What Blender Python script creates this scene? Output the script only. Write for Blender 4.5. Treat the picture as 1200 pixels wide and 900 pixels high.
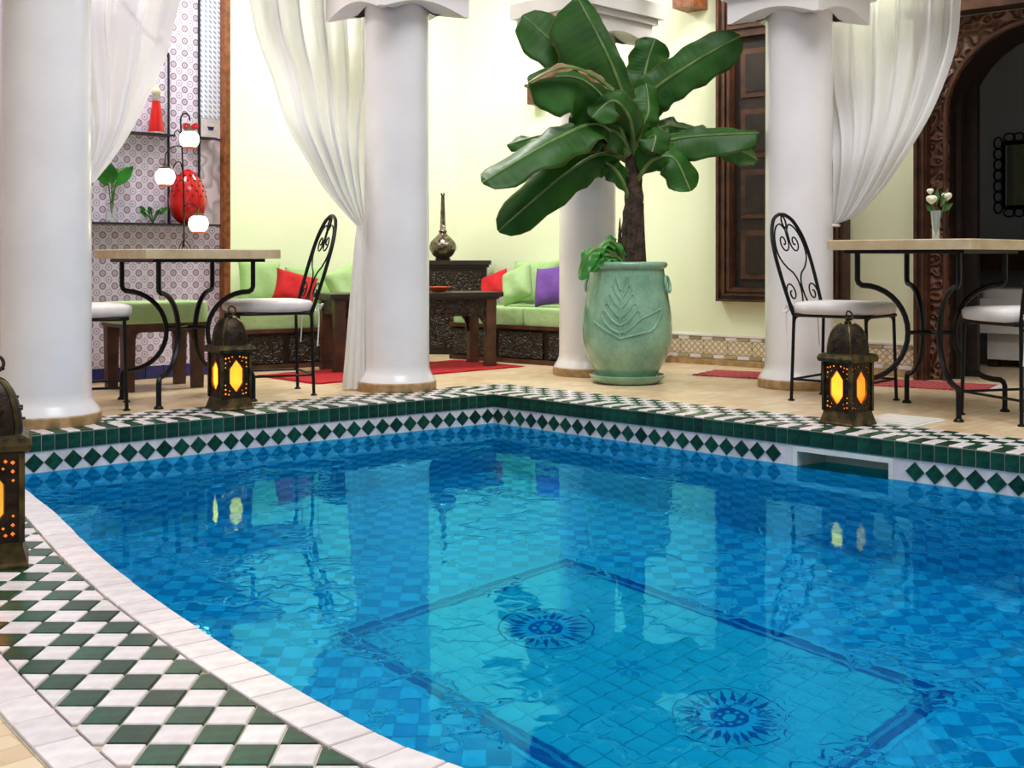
import bpy, bmesh, math, random
from mathutils import Vector, Matrix
random.seed(7)
for o in list(bpy.data.objects): bpy.data.objects.remove(o)
sc = bpy.context.scene; C = sc.collection
PI = math.pi
F = 1400.0; HC = 0.70; HZ = 302.0          # focal length in pixels of a 1200 wide frame, eye height, horizon row
# ------------------------------------------------------------------ camera
cam = bpy.data.objects.new('camera', bpy.data.cameras.new('camera')); C.objects.link(cam)
cam.location = (0, 0, HC); cam.rotation_euler = (PI/2, 0, 0)
cam.data.sensor_width = 36; cam.data.lens = 36*F/1200; cam.data.shift_y = -(450-HZ)/1200
cam.data.clip_start = 0.05
sc.camera = cam
# ------------------------------------------------------------------ world, lights, exposure
w = bpy.data.worlds.new('world'); sc.world = w; w.use_nodes = True
bg = w.node_tree.nodes['Background']; bg.inputs[0].default_value = (1.0, 0.97, 0.97, 1); bg.inputs[1].default_value = 0.31
def area(name, loc, size, power, col, target=None):
    l = bpy.data.lights.new(name, 'AREA'); l.shape = 'DISK'; l.size = size; l.energy = power; l.color = col
    o = bpy.data.objects.new(name, l); C.objects.link(o); o.location = loc
    d = Vector(target) - Vector(loc) if target else Vector((0, 0, -1))
    o.rotation_euler = d.to_track_quat('-Z', 'Y').to_euler()
    return o
# open sky over the patio, and the gallery's ceiling lamps above the upper edge of the picture
area('patio_sky_offscreen', (0.8, 2.6, 6.0), 4.2, 320, (0.97, 0.98, 1.0))
area('alcove_ceiling_lamp_offscreen', (-0.55, 7.55, 3.0), 0.6, 44, (1.0, 0.98, 0.93))
area('right_gallery_ceiling_lamp_offscreen', (1.75, 6.75, 3.0), 0.5, 27, (1.0, 0.98, 0.93))
area('left_gallery_ceiling_lamp_offscreen', (-2.2, 6.0, 2.9), 0.5, 26, (1.0, 0.95, 0.9))
sc.view_settings.view_transform = 'Standard'; sc.view_settings.look = 'None'
sc.view_settings.gamma = 1; sc.view_settings.use_curve_mapping = False; sc.view_settings.exposure = 0.35

# ------------------------------------------------------------------ helpers: placing
def at(px, py, Y):                          # a point of the place at depth Y
    return Vector(((px-600)/F*Y, Y, HC-(py-HZ)/F*Y))
def gr(px, py):                             # a point of the floor
    k = HC/(py-HZ); return Vector(((px-600)*k, F*k, 0))
def hit(px, py, c, d):                      # upright plane through c along d: (distance along d, height)
    r = (px-600)/F
    t = (r*c[1]-c[0])/(d[0]-r*d[1]); Y = c[1]+t*d[1]
    return t, HC-(py-HZ)/F*Y
# ------------------------------------------------------------------ helpers: materials
MATS = {}
def rgb(h):
    v = [int(h[i:i+2], 16)/255 for i in (0, 2, 4)]
    return tuple(x/12.92 if x <= .04045 else ((x+.055)/1.055)**2.4 for x in v)+(1,)
class NT:
    def __init__(s, name):
        s.m = bpy.data.materials.new(name); s.m.use_nodes = True; s.t = s.m.node_tree
        s.t.nodes.clear(); s.out = s.n('ShaderNodeOutputMaterial'); MATS[name] = s.m
    def n(s, typ, **kw):
        nd = s.t.nodes.new(typ)
        for k, v in kw.items():
            if k.startswith('i_'):
                key = k[2:]; key = int(key) if key.isdigit() else key.replace('_', ' ')
                if hasattr(v, 'is_output'): s.t.links.new(v, nd.inputs[key])
                else: nd.inputs[key].default_value = v
            else: setattr(nd, k, v)
        return nd
    def l(s, a, b): s.t.links.new(a, b)
    def math(s, op, a, b=None, c=None):
        nd = s.n('ShaderNodeMath', operation=op)
        for i, v in enumerate((a, b, c)):
            if v is None: continue
            if hasattr(v, 'is_output'): s.l(v, nd.inputs[i])
            else: nd.inputs[i].default_value = v
        return nd.outputs[0]
    def mix(s, f, a, b):
        nd = s.n('ShaderNodeMix', data_type='RGBA')
        for i, v in ((0, f), (6, a), (7, b)):
            if hasattr(v, 'is_output'): s.l(v, nd.inputs[i])
            else: nd.inputs[i].default_value = v
        return nd.outputs[2]
    def coord(s, which='Object'): return s.n('ShaderNodeTexCoord').outputs[which]
    def noise(s, scale, detail=3, vec=None, rough=.5):
        nd = s.n('ShaderNodeTexNoise'); nd.inputs['Scale'].default_value = scale; nd.inputs['Detail'].default_value = detail
        nd.inputs['Roughness'].default_value = rough
        s.l(vec if vec is not None else s.coord(), nd.inputs['Vector']); return nd.outputs['Fac']
    def ramp(s, f, stops):
        nd = s.n('ShaderNodeValToRGB'); s.l(f, nd.inputs[0]); e = nd.color_ramp.elements
        while len(e) < len(stops): e.new(0.5)
        for el, (p, c) in zip(e, stops): el.position = p; el.color = c if len(c) == 4 else tuple(c)+(1,)
        return nd.outputs[0]
    def bump(s, h, strength, dist=.01):
        nd = s.n('ShaderNodeBump'); nd.inputs['Strength'].default_value = strength; nd.inputs['Distance'].default_value = dist
        s.l(h, nd.inputs['Height']); return nd.outputs[0]
    def bsdf(s, col, rough=.5, metal=0, normal=None, **kw):
        b = s.n('ShaderNodeBsdfPrincipled')
        for k, v in (('Base Color', col), ('Roughness', rough), ('Metallic', metal)):
            if hasattr(v, 'is_output'): s.l(v, b.inputs[k])
            else: b.inputs[k].default_value = v
        if normal is not None: s.l(normal, b.inputs['Normal'])
        for k, v in kw.items():
            k = k.replace('_', ' ')
            if hasattr(v, 'is_output'): s.l(v, b.inputs[k])
            else: b.inputs[k].default_value = v
        s.l(b.outputs[0], s.out.inputs[0]); return b
def simple(name, c1, c2=None, rough=.5, metal=0, nscale=8, bscale=None, bstr=.2, bdist=.004, detail=3, rnd=0, **kw):
    t = NT(name); a = rgb(c1); b = rgb(c2 or c1)
    col = t.mix(t.ramp(t.noise(nscale, detail), [(.35, (0, 0, 0)), (.65, (1, 1, 1))]), a, b)
    if rnd:
        r1 = t.n('ShaderNodeObjectInfo').outputs['Random']; r2 = t.n('ShaderNodeNewGeometry').outputs['Random Per Island']
        v = t.math('FRACT', t.math('ADD', r1, r2))
        v = t.math('ADD', t.math('MULTIPLY', v, rnd), 1-rnd/2)
        h = t.n('ShaderNodeHueSaturation'); t.l(col, h.inputs['Color']); t.l(v, h.inputs['Value']); col = h.outputs[0]
    nm = t.bump(t.noise(bscale, 4), bstr, bdist) if bscale else None
    t.bsdf(col, rough, metal, nm, **kw); return t.m
simple('cream', 'eff3d6', 'e9efcc', .75, nscale=1.5, bscale=5, bstr=.12, bdist=.01)
simple('column_white', 'ece8e7', 'e2dedd', .22, nscale=3, bscale=9, bstr=.05, bdist=.01)
simple('white_paint', 'ece6e3', 'e2dcda', .45, nscale=3, bscale=9, bstr=.05, bdist=.01)
simple('terracotta_band', 'b8986c', '9a7a50', .5, nscale=25, bscale=40)
simple('white_tile', 'e6dedd', 'd8cccc', .25, nscale=30, bscale=60, bstr=.12, bdist=.002, rnd=.14)
simple('green_tile', '1a4d38', '103424', .28, Specular_IOR_Level=.35, nscale=40, bscale=60, bstr=.12, bdist=.002, rnd=.7)
simple('grout', 'c9bfa8', 'b3a88e', .8, nscale=40)
simple('pool_light', 'a2dcf6', '96d2ee', .4, nscale=20, rnd=.12)
simple('pool_dark', '62b0da', '58a6d2', .4, nscale=20, rnd=.25)
simple('pool_teal', '8cd4e2', '80cada', .4, nscale=12, rnd=.06)
simple('pool_navy', '2468b4', '1e5ca6', .4, nscale=30, rnd=.2)
simple('pool_sky', '8ad4ee', '80cae8', .4, nscale=30)
simple('pool_wall', '84c6ea', '78bce0', .45, nscale=10)
simple('plastic_white', 'e8e6dc', 'dedbd0', .35, nscale=20)
simple('skimmer_in', 'e8dcc6', 'd8cab0', .6, nscale=8)
simple('iron', '17191a', '0e1011', .42, metal=.6, nscale=30, bscale=120, bstr=.15, bdist=.001)
simple('cushion_white', 'e2dcd8', 'd4cdca', .85, nscale=14, bscale=30, bstr=.4)
simple('stone_top', 'cdb894', 'b89f78', .35, nscale=14, bscale=50, bstr=.1, detail=6)
simple('wood', '5a3520', '3a2013', .45, nscale=9, bscale=50, bstr=.3)
simple('wood_dark', '2a1a12', '1a0f0a', .5, nscale=14, bscale=60, bstr=.3)
simple('wood_orange', '9a5a26', '6e3c16', .45, nscale=30, bscale=50, bstr=.3)
simple('green_fabric', 'adcb92', '9dc07f', .85, nscale=6, bscale=22, bstr=.6, bdist=.01)
simple('red_fabric', 'd4141f', 'b80c18', .8, nscale=6, bscale=22, bstr=.6, bdist=.01)
simple('purple_fabric', '7a4ea8', '663c94', .8, nscale=6, bscale=22, bstr=.6, bdist=.01)
simple('bark', '4a3626', '241a12', .8, nscale=22, bscale=35, bstr=.8, bdist=.02)
simple('soil', '3a2c1e', '241a10', .95, nscale=40, bscale=60)
simple('dry_leaf', '9a7850', '6e5434', .7, nscale=18)
simple('petiole', '6f8a48', '4e6a30', .5, nscale=15)
simple('black_trim', '15161c', '101116', .4)
simple('navy_tile', '1f2a78', '18205e', .25, nscale=20, rnd=.3)
simple('red_enamel', 'c81812', 'a80e0c', .18, nscale=10)
simple('silver', 'c8c4bc', '8c867c', .3, metal=.85, nscale=40, bscale=70, bstr=.3)
simple('dark_silver', '8e8276', '4c4038', .2, metal=.95, nscale=45, bscale=90, bstr=.5)
simple('cream_glaze', 'dcd6b8', 'c8c09c', .3)
simple('gold_candle', 'f0c81c', 'e0b010', .5)
simple('orange_glaze', 'e06a2c', 'c44c18', .3)
simple('room_wall', 'c4c8cc', 'b8bcc0', .8, nscale=2)
simple('linen', 'd8d4ce', 'c8c4be', .85, nscale=5, bscale=18, bstr=.4, bdist=.01)
simple('rose_white', 'f4f2de', 'e6e6c4', .6, nscale=30)
simple('stem_green', '3f7a2c', '2c5c1e', .55, nscale=20)
simple('young_leaf', '3f9a34', '2a7a28', .4, nscale=12)
simple('brass_dark', '6a5a32', '2e2a1c', .42, metal=.75, nscale=22, bscale=60, bstr=.4)
simple('lantern_metal', '3c3022', '1e1812', .5, metal=.7, nscale=30, bscale=80, bstr=.5)
simple('candle_wax', 'f2e6c8', 'e6d6b0', .6)
simple('mirror_glass', 'e8f0ee', 'e0e8e6', .03, metal=1)

t = NT('floor_bejmat')          # small worn clay tiles laid like bricks, too fine to be told apart
br = t.n('ShaderNodeTexBrick'); mp = t.n('ShaderNodeMapping'); mp.inputs['Rotation'].default_value = (0, 0, math.radians(-46))
t.l(t.coord(), mp.inputs[0]); t.l(mp.outputs[0], br.inputs['Vector'])
br.inputs['Scale'].default_value = 1; br.inputs['Brick Width'].default_value = .10; br.inputs['Row Height'].default_value = .05
br.inputs['Mortar Size'].default_value = .003; br.inputs['Color1'].default_value = rgb('e2ccaa'); br.inputs['Color2'].default_value = rgb('c8a880'); br.inputs['Mortar'].default_value = rgb('b59c74')
nz = t.ramp(t.noise(3.0, 5, mp.outputs[0]), [(.32, rgb('bf9c74')), (.68, rgb('ead8b8'))])
col = t.mix(.4, br.outputs['Color'], nz)
t.bsdf(col, .38, 0, t.bump(br.outputs['Fac'], -.3, .003))

t = NT('water')
hh = t.math('ADD', t.math('MULTIPLY', t.noise(3.0, 2, rough=.45), .0022), t.math('MULTIPLY', t.noise(13, 2), .0004))
ln_ = t.math('ABSOLUTE', t.math('SUBTRACT', t.noise(3.4, 3, rough=.6), .5))      # thin wandering crest lines
crest = t.n('ShaderNodeMapRange', interpolation_type='SMOOTHSTEP'); t.l(ln_, crest.inputs[0]); crest.inputs[1].default_value = .02; crest.inputs[2].default_value = 0
lone = t.ramp(t.noise(1.7, 1), [(.40, (.15, .15, .15)), (.6, (1, 1, 1))])
hh = t.math('ADD', hh, t.math('MULTIPLY', t.math('MULTIPLY', crest.outputs[0], lone), .0016))
bp = t.bump(hh, 1.0, 1.0)
g = t.n('ShaderNodeBsdfGlass'); g.inputs['IOR'].default_value = 1.333; g.inputs['Roughness'].default_value = 0
g.inputs['Color'].default_value = (0.12, 0.80, 0.99, 1); t.l(bp, g.inputs['Normal']); t.l(g.outputs[0], t.out.inputs[0])

t = NT('leaf')
oi = t.n('ShaderNodeObjectInfo').outputs['Random']
c1 = t.mix(t.ramp(t.noise(7, 4), [(.35, (0, 0, 0)), (.7, (1, 1, 1))]), rgb('33681c'), rgb('1d4410'))
c1 = t.mix(t.math('MULTIPLY', oi, .45), c1, rgb('3c5a34'))
uv = t.coord('UV'); sx = t.n('ShaderNodeSeparateXYZ'); t.l(uv, sx.inputs[0])
wv = t.math('SINE', t.math('MULTIPLY', sx.outputs[0], 170.0))
edge = t.math('GREATER_THAN', t.math('ABSOLUTE', t.math('SUBTRACT', sx.outputs[1], .5)), .485)
col = t.mix(edge, c1, rgb('7a6034'))
pr = t.bsdf(col, .46, 0, t.bump(wv, .10, .003), Specular_IOR_Level=.3)
tr = t.n('ShaderNodeBsdfTranslucent'); tr.inputs[0].default_value = rgb('5fae2e'); mx = t.n('ShaderNodeMixShader'); mx.inputs[0].default_value = .22
t.l(pr.outputs[0], mx.inputs[1]); t.l(tr.outputs[0], mx.inputs[2]); t.l(mx.outputs[0], t.out.inputs[0])

t = NT('celadon')
vo = t.n('ShaderNodeTexVoronoi', feature='DISTANCE_TO_EDGE'); vo.inputs['Scale'].default_value = 26; t.l(t.coord(), vo.inputs['Vector'])
crk = t.ramp(vo.outputs['Distance'], [(.0, (1, 1, 1)), (.05, (0, 0, 0))])
base = t.mix(t.ramp(t.noise(6, 5), [(.35, (0, 0, 0)), (.65, (1, 1, 1))]), rgb('8fb89a'), rgb('6f9a80'))
col = t.mix(t.math('MULTIPLY', crk, .35), base, rgb('4c6e58'))
t.bsdf(col, .16, 0, t.bump(t.noise(10, 3), .12, .01), Coat_Weight=.4)

t = NT('curtain')
d = t.n('ShaderNodeBsdfDiffuse'); d.inputs[0].default_value = (.86, .85, .85, 1); tr = t.n('ShaderNodeBsdfTranslucent'); tr.inputs[0].default_value = (.9, .9, .88, 1)
tp = t.n('ShaderNodeBsdfTransparent'); m1 = t.n('ShaderNodeMixShader'); m1.inputs[0].default_value = .4; m2 = t.n('ShaderNodeMixShader'); m2.inputs[0].default_value = .12
t.l(d.outputs[0], m1.inputs[1]); t.l(tr.outputs[0], m1.inputs[2]); t.l(m1.outputs[0], m2.inputs[1]); t.l(tp.outputs[0], m2.inputs[2]); t.l(m2.outputs[0], t.out.inputs[0])

t = NT('amber_glass')
tr = t.n('ShaderNodeBsdfTranslucent'); t.l(t.mix(t.noise(20, 3), rgb('ffd898'), rgb('ffb860')), tr.inputs[0])
gl = t.n('ShaderNodeBsdfGlossy'); gl.inputs['Roughness'].default_value = .1; mx = t.n('ShaderNodeMixShader'); mx.inputs[0].default_value = .06
t.l(tr.outputs[0], mx.inputs[1]); t.l(gl.outputs[0], mx.inputs[2]); t.l(mx.outputs[0], t.out.inputs[0])

def emit(name, col, s):
    t = NT(name); e = t.n('ShaderNodeEmission'); e.inputs[0].default_value = col; e.inputs[1].default_value = s; t.l(e.outputs[0], t.out.inputs[0])
emit('flame', rgb('ffb050'), 30); emit('globe_glow', (1, .83, .55, 1), 7)
t = NT('clear_glass'); g = t.n('ShaderNodeBsdfPrincipled'); g.inputs['Transmission Weight'].default_value = .85; g.inputs['Roughness'].default_value = .05
g.inputs['Base Color'].default_value = (.9, .95, .93, 1); t.l(g.outputs[0], t.out.inputs[0])

def carved(name, c1, c2, scale, depth):
    t = NT(name); vo = t.n('ShaderNodeTexVoronoi', feature='SMOOTH_F1'); vo.inputs['Scale'].default_value = scale
    ns = t.n('ShaderNodeTexNoise'); ns.inputs['Scale'].default_value = scale*.6; t.l(t.coord(), ns.inputs['Vector'])
    ad = t.n('ShaderNodeVectorMath', operation='MULTIPLY_ADD'); t.l(ns.outputs['Color'], ad.inputs[0]); ad.inputs[1].default_value = (.06, .06, .06); t.l(t.coord(), ad.inputs[2])
    t.l(ad.outputs[0], vo.inputs['Vector'])
    s = t.math('SINE', t.math('MULTIPLY', vo.outputs['Distance'], 22.0))
    col = t.mix(t.math('MULTIPLY', t.math('ADD', s, 1.0), .5), rgb(c2), rgb(c1))
    t.bsdf(col, .45, 0, t.bump(s, .9, depth))
carved('carved_brown', '845a44', '472c1e', 14, .02)
carved('carved_dark', '30200f', '1c110a', 30, .006)

def fract_cell(t, s, ax=(0, 2)):
    sp = t.n('ShaderNodeSeparateXYZ'); t.l(t.coord(), sp.inputs[0])
    a = t.math('SUBTRACT', t.math('FRACT', t.math('MULTIPLY', sp.outputs[ax[0]], 1/s)), .5)
    b = t.math('SUBTRACT', t.math('FRACT', t.math('MULTIPLY', sp.outputs[ax[1]], 1/s)), .5)
    return a, b, sp
def dist2(t, a, b): return t.math('SQRT', t.math('ADD', t.math('MULTIPLY', a, a), t.math('MULTIPLY', b, b)))
t = NT('azulejo')               # printed wall tiles: rings, dots and small corner flowers
a, b, sp = fract_cell(t, .072)
r = dist2(t, a, b)
aa = t.math('SUBTRACT', t.math('ABSOLUTE', a), .5); bb = t.math('SUBTRACT', t.math('ABSOLUTE', b), .5); r2 = dist2(t, aa, bb)
k = rgb('e6e2ec')
c1 = t.ramp(r, [(0, rgb('8a7f86')), (.09, rgb('cfc6cf')), (.15, rgb('cfc6cf')), (.2, rgb('8f7d80')), (.27, rgb('9a8a8c')), (.3, k)])
c2 = t.ramp(r2, [(0, rgb('6f8a72')), (.06, rgb('8fa08e')), (.09, k), (.2, k), (.22, rgb('a79ca6')), (.26, rgb('a79ca6')), (.29, k)])
col = t.n('ShaderNodeMix', data_type='RGBA', blend_type='MULTIPLY'); col.inputs[0].default_value = 1
t.l(c1, col.inputs[6]); t.l(c2, col.inputs[7])
hs = t.n('ShaderNodeHueSaturation'); hs.inputs['Value'].default_value = 1.15; t.l(col.outputs[2], hs.inputs['Color'])
grd = t.math('MAXIMUM', t.math('GREATER_THAN', t.math('ABSOLUTE', a), .485), t.math('GREATER_THAN', t.math('ABSOLUTE', b), .485))
t.bsdf(t.mix(t.math('MULTIPLY', grd, .35), hs.outputs[0], rgb('b8b0b8')), .3)
t = NT('stripe_tile')           # narrow printed panel with two blue dash columns
a, b, sp = fract_cell(t, .03)
st = t.math('MULTIPLY', t.math('LESS_THAN', t.math('ABSOLUTE', t.math('ADD', t.math('SUBTRACT', b, 0), t.math('MULTIPLY', a, .8))), .22), t.math('LESS_THAN', t.math('ABSOLUTE', a), .3))
t.bsdf(t.mix(t.math('MULTIPLY', st, .75), rgb('e9edf3'), rgb('5a7cb8')), .3)
t = NT('arabesque_tile')
a, b, sp = fract_cell(t, .36); r = dist2(t, a, b)
ang = t.math('ARCTAN2', a, b); pet = t.math('MULTIPLY', t.math('SINE', t.math('MULTIPLY', ang, 8.0)), .05)
c1 = t.ramp(t.math('ADD', r, pet), [(0, rgb('b8a8a8')), (.1, rgb('ddd6dc')), (.22, rgb('a89a9c')), (.27, rgb('e4dfe6')), (.34, rgb('b5aab0')), (.4, rgb('e4dfe6')), (.55, rgb('b5aab0')), (.6, rgb('e4dfe6'))])
t.bsdf(c1, .3)
t = NT('skirting_tile')         # printed tan lattice on white
a, b, sp = fract_cell(t, .088, (0, 1))
dg = t.math('MINIMUM', t.math('ABSOLUTE', t.math('SUBTRACT', t.math('ABSOLUTE', a), t.math('ABSOLUTE', b))), t.math('ABSOLUTE', t.math('SUBTRACT', t.math('ADD', t.math('ABSOLUTE', a), t.math('ABSOLUTE', b)), .5)))
t.bsdf(t.ramp(dg, [(0, rgb('a8906c')), (.05, rgb('b8a07c')), (.09, rgb('ded4c0'))]), .35)
simple('tan_tile', 'a8987a', '94845f', .35, nscale=20, rnd=.4)
def rugmat(name, c1, c2, c3):
    t = NT(name); a, b, sp = fract_cell(t, .16, (0, 1))
    z = t.math('SINE', t.math('MULTIPLY', t.math('ADD', t.math('ABSOLUTE', a), b), 30.0))
    col = t.mix(t.math('GREATER_THAN', z, .55), t.mix(t.noise(25, 4), rgb(c1), rgb(c2)), rgb(c3))
    t.bsdf(col, .95, 0, t.bump(t.noise(140, 2), .5, .004))
rugmat('rug_plain', 'b80d1c', 'a00a16', 'ac0c1a'); rugmat('rug_pattern', 'a83038', '8c2430', 'b8605a')

# ------------------------------------------------------------------ helpers: meshes
class MB:
    def __init__(s): s.v = []; s.f = []; s.uv = {}
    def add(s, vs, fs):
        o = len(s.v); s.v += [tuple(x) for x in vs]; s.f += [tuple(i+o for i in f) for f in fs]; return s
    def box(s, c, d, M=None, taper=1.0):
        x, y, z = (k/2 for k in d); P = []
        for sz in (-1, 1):
            k = taper if sz > 0 else 1
            P += [Vector((sx*x*k, sy*y*k, sz*z)) for sx, sy in ((-1, -1), (1, -1), (1, 1), (-1, 1))]
        if M is not None: P = [M @ p for p in P]
        return s.add([p+Vector(c) for p in P], [(3, 2, 1, 0), (4, 5, 6, 7), (0, 1, 5, 4), (1, 2, 6, 5), (2, 3, 7, 6), (3, 0, 4, 7)])
    def lathe(s, prof, n=24, c=(0, 0, 0), cap=True, sq=None):
        vs = []; fs = []; m = len(prof)
        for r, z in prof:
            for i in range(n):
                a = 2*PI*i/n; vs.append((c[0]+r*math.cos(a), c[1]+r*math.sin(a), c[2]+z))
        for j in range(m-1):
            for i in range(n):
                k = (i+1) % n; fs.append((j*n+i, j*n+k, (j+1)*n+k, (j+1)*n+i))
        if cap:
            if prof[0][0] > 1e-5: fs.append(tuple(range(n-1, -1, -1)))
            if prof[-1][0] > 1e-5: fs.append(tuple((m-1)*n+i for i in range(n)))
        return s.add(vs, fs)
    def tube(s, pts, r, n=8, closed=False, flat=None):
        pts = [Vector(p) for p in pts]; m = len(pts); vs = []; fs = []
        up = None
        for i, p in enumerate(pts):
            if closed: T = (pts[(i+1) % m]-pts[i-1])
            else: T = pts[min(i+1, m-1)]-pts[max(i-1, 0)]
            T.normalize()
            if up is None:
                up = Vector((0, 0, 1)) if abs(T.z) < .9 else Vector((1, 0, 0))
            A = (up-T*up.dot(T)).normalized(); up = A; B = T.cross(A)
            rr = r[i] if isinstance(r, (list, tuple)) else r
            for k in range(n):
                a = 2*PI*k/n; vs.append(p+A*math.cos(a)*rr+B*math.sin(a)*rr*(flat or 1))
        for i in range(m if closed else m-1):
            j = (i+1) % m
            for k in range(n):
                l = (k+1) % n; fs.append((i*n+k, i*n+l, j*n+l, j*n+k))
        if not closed: fs += [tuple(range(n-1, -1, -1)), tuple((m-1)*n+k for k in range(n))]
        return s.add(vs, fs)
    def prism(s, poly, z0, z1):             # poly: list of (x, y)
        n = len(poly); A = sum(poly[i][0]*poly[(i+1) % n][1]-poly[(i+1) % n][0]*poly[i][1] for i in range(n))
        if A < 0: poly = poly[::-1]
        vs = [(x, y, z0) for x, y in poly]+[(x, y, z1) for x, y in poly]
        return s.add(vs, [tuple(range(n-1, -1, -1)), tuple(range(n, 2*n))]+[(i, (i+1) % n, n+(i+1) % n, n+i) for i in range(n)])
    def mesh(s, name, mat, smooth=True, ang=40):
        me = bpy.data.meshes.new(name); me.from_pydata(s.v, [], s.f); me.materials.append(MATS[mat]); me.update()
        if smooth:
            me.polygons.foreach_set('use_smooth', [True]*len(me.polygons)); me.set_sharp_from_angle(angle=math.radians(ang))
        return me
    def obj(s, name, mat, parent=None, smooth=True, ang=40, loc=None, kind=None):
        return link(name, s.mesh(name, mat, smooth, ang), parent, loc, kind)
def link(name, me, parent=None, loc=None, kind=None):
    o = bpy.data.objects.new(name, me); C.objects.link(o)
    if parent is not None: o.parent = parent
    if loc is not None: o.location = loc
    if kind: o['kind'] = kind
    return o
def holed(outer, holes, y0, y1, name, mat, parent=None, kind=None, smooth=False):
    """plate in the local x-z plane with holes, thick from y0 to y1"""
    bm = bmesh.new()
    for y in (y0, y1):
        edges = []
        for lp in [outer]+holes:
            vs = [bm.verts.new((x, y, z)) for x, z in lp]
            edges += [bm.edges.new((vs[i], vs[(i+1) % len(vs)])) for i in range(len(vs))]
        bmesh.ops.triangle_fill(bm, use_beauty=True, use_dissolve=False, edges=edges)
    for lp in [outer]+holes:
        n = len(lp)
        for i in range(n):
            a, b = lp[i], lp[(i+1) % n]
            bm.faces.new([bm.verts.new((a[0], y0, a[1])), bm.verts.new((b[0], y0, b[1])), bm.verts.new((b[0], y1, b[1])), bm.verts.new((a[0], y1, a[1]))])
    bmesh.ops.remove_doubles(bm, verts=bm.verts, dist=1e-5); bmesh.ops.recalc_face_normals(bm, faces=bm.faces)
    me = bpy.data.meshes.new(name); bm.to_mesh(me); bm.free(); me.materials.append(MATS[mat])
    if smooth:
        me.polygons.foreach_set('use_smooth', [True]*len(me.polygons)); me.set_sharp_from_angle(angle=math.radians(35))
    return link(name, me, parent, None, kind)
def thing(name, label, cat, loc=(0, 0, 0), rz=0, group=None):
    o = bpy.data.objects.new(name, None); C.objects.link(o); o.empty_display_size = .1
    o.location = loc; o.rotation_euler = (0, 0, rz); o['label'] = label; o['category'] = cat
    if group: o['group'] = group
    return o
def tag(o, label, cat, group=None, kind=None):
    o['label'] = label; o['category'] = cat
    if group: o['group'] = group
    if kind: o['kind'] = kind
    return o
def struct(o, label=None, cat=None):
    o['kind'] = 'structure'
    if label: o['label'] = label
    if cat: o['category'] = cat
    return o
def dup(root, loc, rz, label, group=None):
    r = root.copy(); C.objects.link(r); r.location = loc; r.rotation_euler = (0, 0, rz); r['label'] = label
    if group: r['group'] = group
    for ch in list(root.children):
        c = ch.copy(); C.objects.link(c); c.parent = r
        for g in list(ch.children):
            d = g.copy(); C.objects.link(d); d.parent = c
    return r
def spline(P, n=8, closed=False):
    P = [Vector(p) for p in P]; m = len(P); out = []
    for i in range(m if closed else m-1):
        if closed: p0, p1, p2, p3 = P[i-1], P[i], P[(i+1) % m], P[(i+2) % m]
        else: p0, p1, p2, p3 = P[max(i-1, 0)], P[i], P[i+1], P[min(i+2, m-1)]
        for k in range(n):
            t = k/n
            out.append(.5*((2*p1)+(p2-p0)*t+(2*p0-5*p1+4*p2-p3)*t*t+(3*p1-p0-3*p2+p3)*t**3))
    if not closed: out.append(P[-1])
    return out

# ================================================================== THE SETTING
ZW, ZF = -.148, -1.40
PC = (-.096, 6.125)                                   # far pool corner
RD = Vector((.7082, -.7060)); RN = Vector((.7060, .7082))       # right edge: along, outward
LEFT = [(-.096, 6.125), (-1.160, 5.326), (-1.917, 4.667), (-2.07, 4.53)]
near_pts = [(-2.07, 4.53), (-1.492, 3.623), (-1.249, 3.249), (-1.003, 2.841), (-.772, 2.487), (-.5217, 2.14), (-.330, 1.892), (-.187, 1.7235), (-.0936, 1.639), (.15, 1.46), (.6, 1.24), (1.2, 1.07), (2.0, .95), (3.0, .92)]
NEAR = [(p.x, p.y) for p in spline([(x, y, 0) for x, y in near_pts], 6)]
REND = (PC[0]+RD.x*6.2, PC[1]+RD.y*6.2)
S0, S1 = 1.76, 2.20                                   # skimmer mouth along the right edge
def rp(d, o=0): return (PC[0]+RD.x*d+RN.x*o, PC[1]+RD.y*d+RN.y*o)
OUT = LEFT[:-1]+NEAR+[REND]                           # pool outline, counter-clockwise from the far corner
# ---- floor with the pool cut out
bm = bmesh.new(); ed = []
for lp in ([(-6, -1.5), (7, -1.5), (7, 12), (-6, 12)], OUT):
    vs = [bm.verts.new((x, y, 0)) for x, y in lp]; ed += [bm.edges.new((vs[i], vs[(i+1) % len(vs)])) for i in range(len(vs))]
bmesh.ops.triangle_fill(bm, use_beauty=True, edges=ed)
for f_ in bm.faces:
    if f_.normal.z < 0: f_.normal_flip()
me = bpy.data.meshes.new('floor'); bm.to_mesh(me); bm.free(); me.materials.append(MATS['floor_bejmat'])
floor = struct(link('floor', me))
# ---- pool basin
pb = MB()
def wallq(a, b, z0, z1, mb): mb.add([(a[0], a[1], z0), (b[0], b[1], z0), (b[0], b[1], z1), (a[0], a[1], z1)], [(0, 1, 2, 3)])
ring = OUT
for i in range(len(ring)-1): wallq(ring[i], ring[i+1], ZF, -.0005, pb)
wallq(ring[-1], rp(S1), ZF, -.0005, pb); wallq(rp(S0), ring[0], ZF, -.0005, pb)
wallq(rp(S1), rp(S0), -.068, -.0005, pb); wallq(rp(S1), rp(S0), ZF, -.26, pb)
basin = struct(pb.obj('pool_wall', 'pool_wall', smooth=False))
fb = MB(); n = len(OUT); fb.add([(x, y, ZF) for x, y in OUT], [tuple(range(n))])
pfloor = struct(fb.obj('pool_floor', 'pool_wall', smooth=False))
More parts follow.
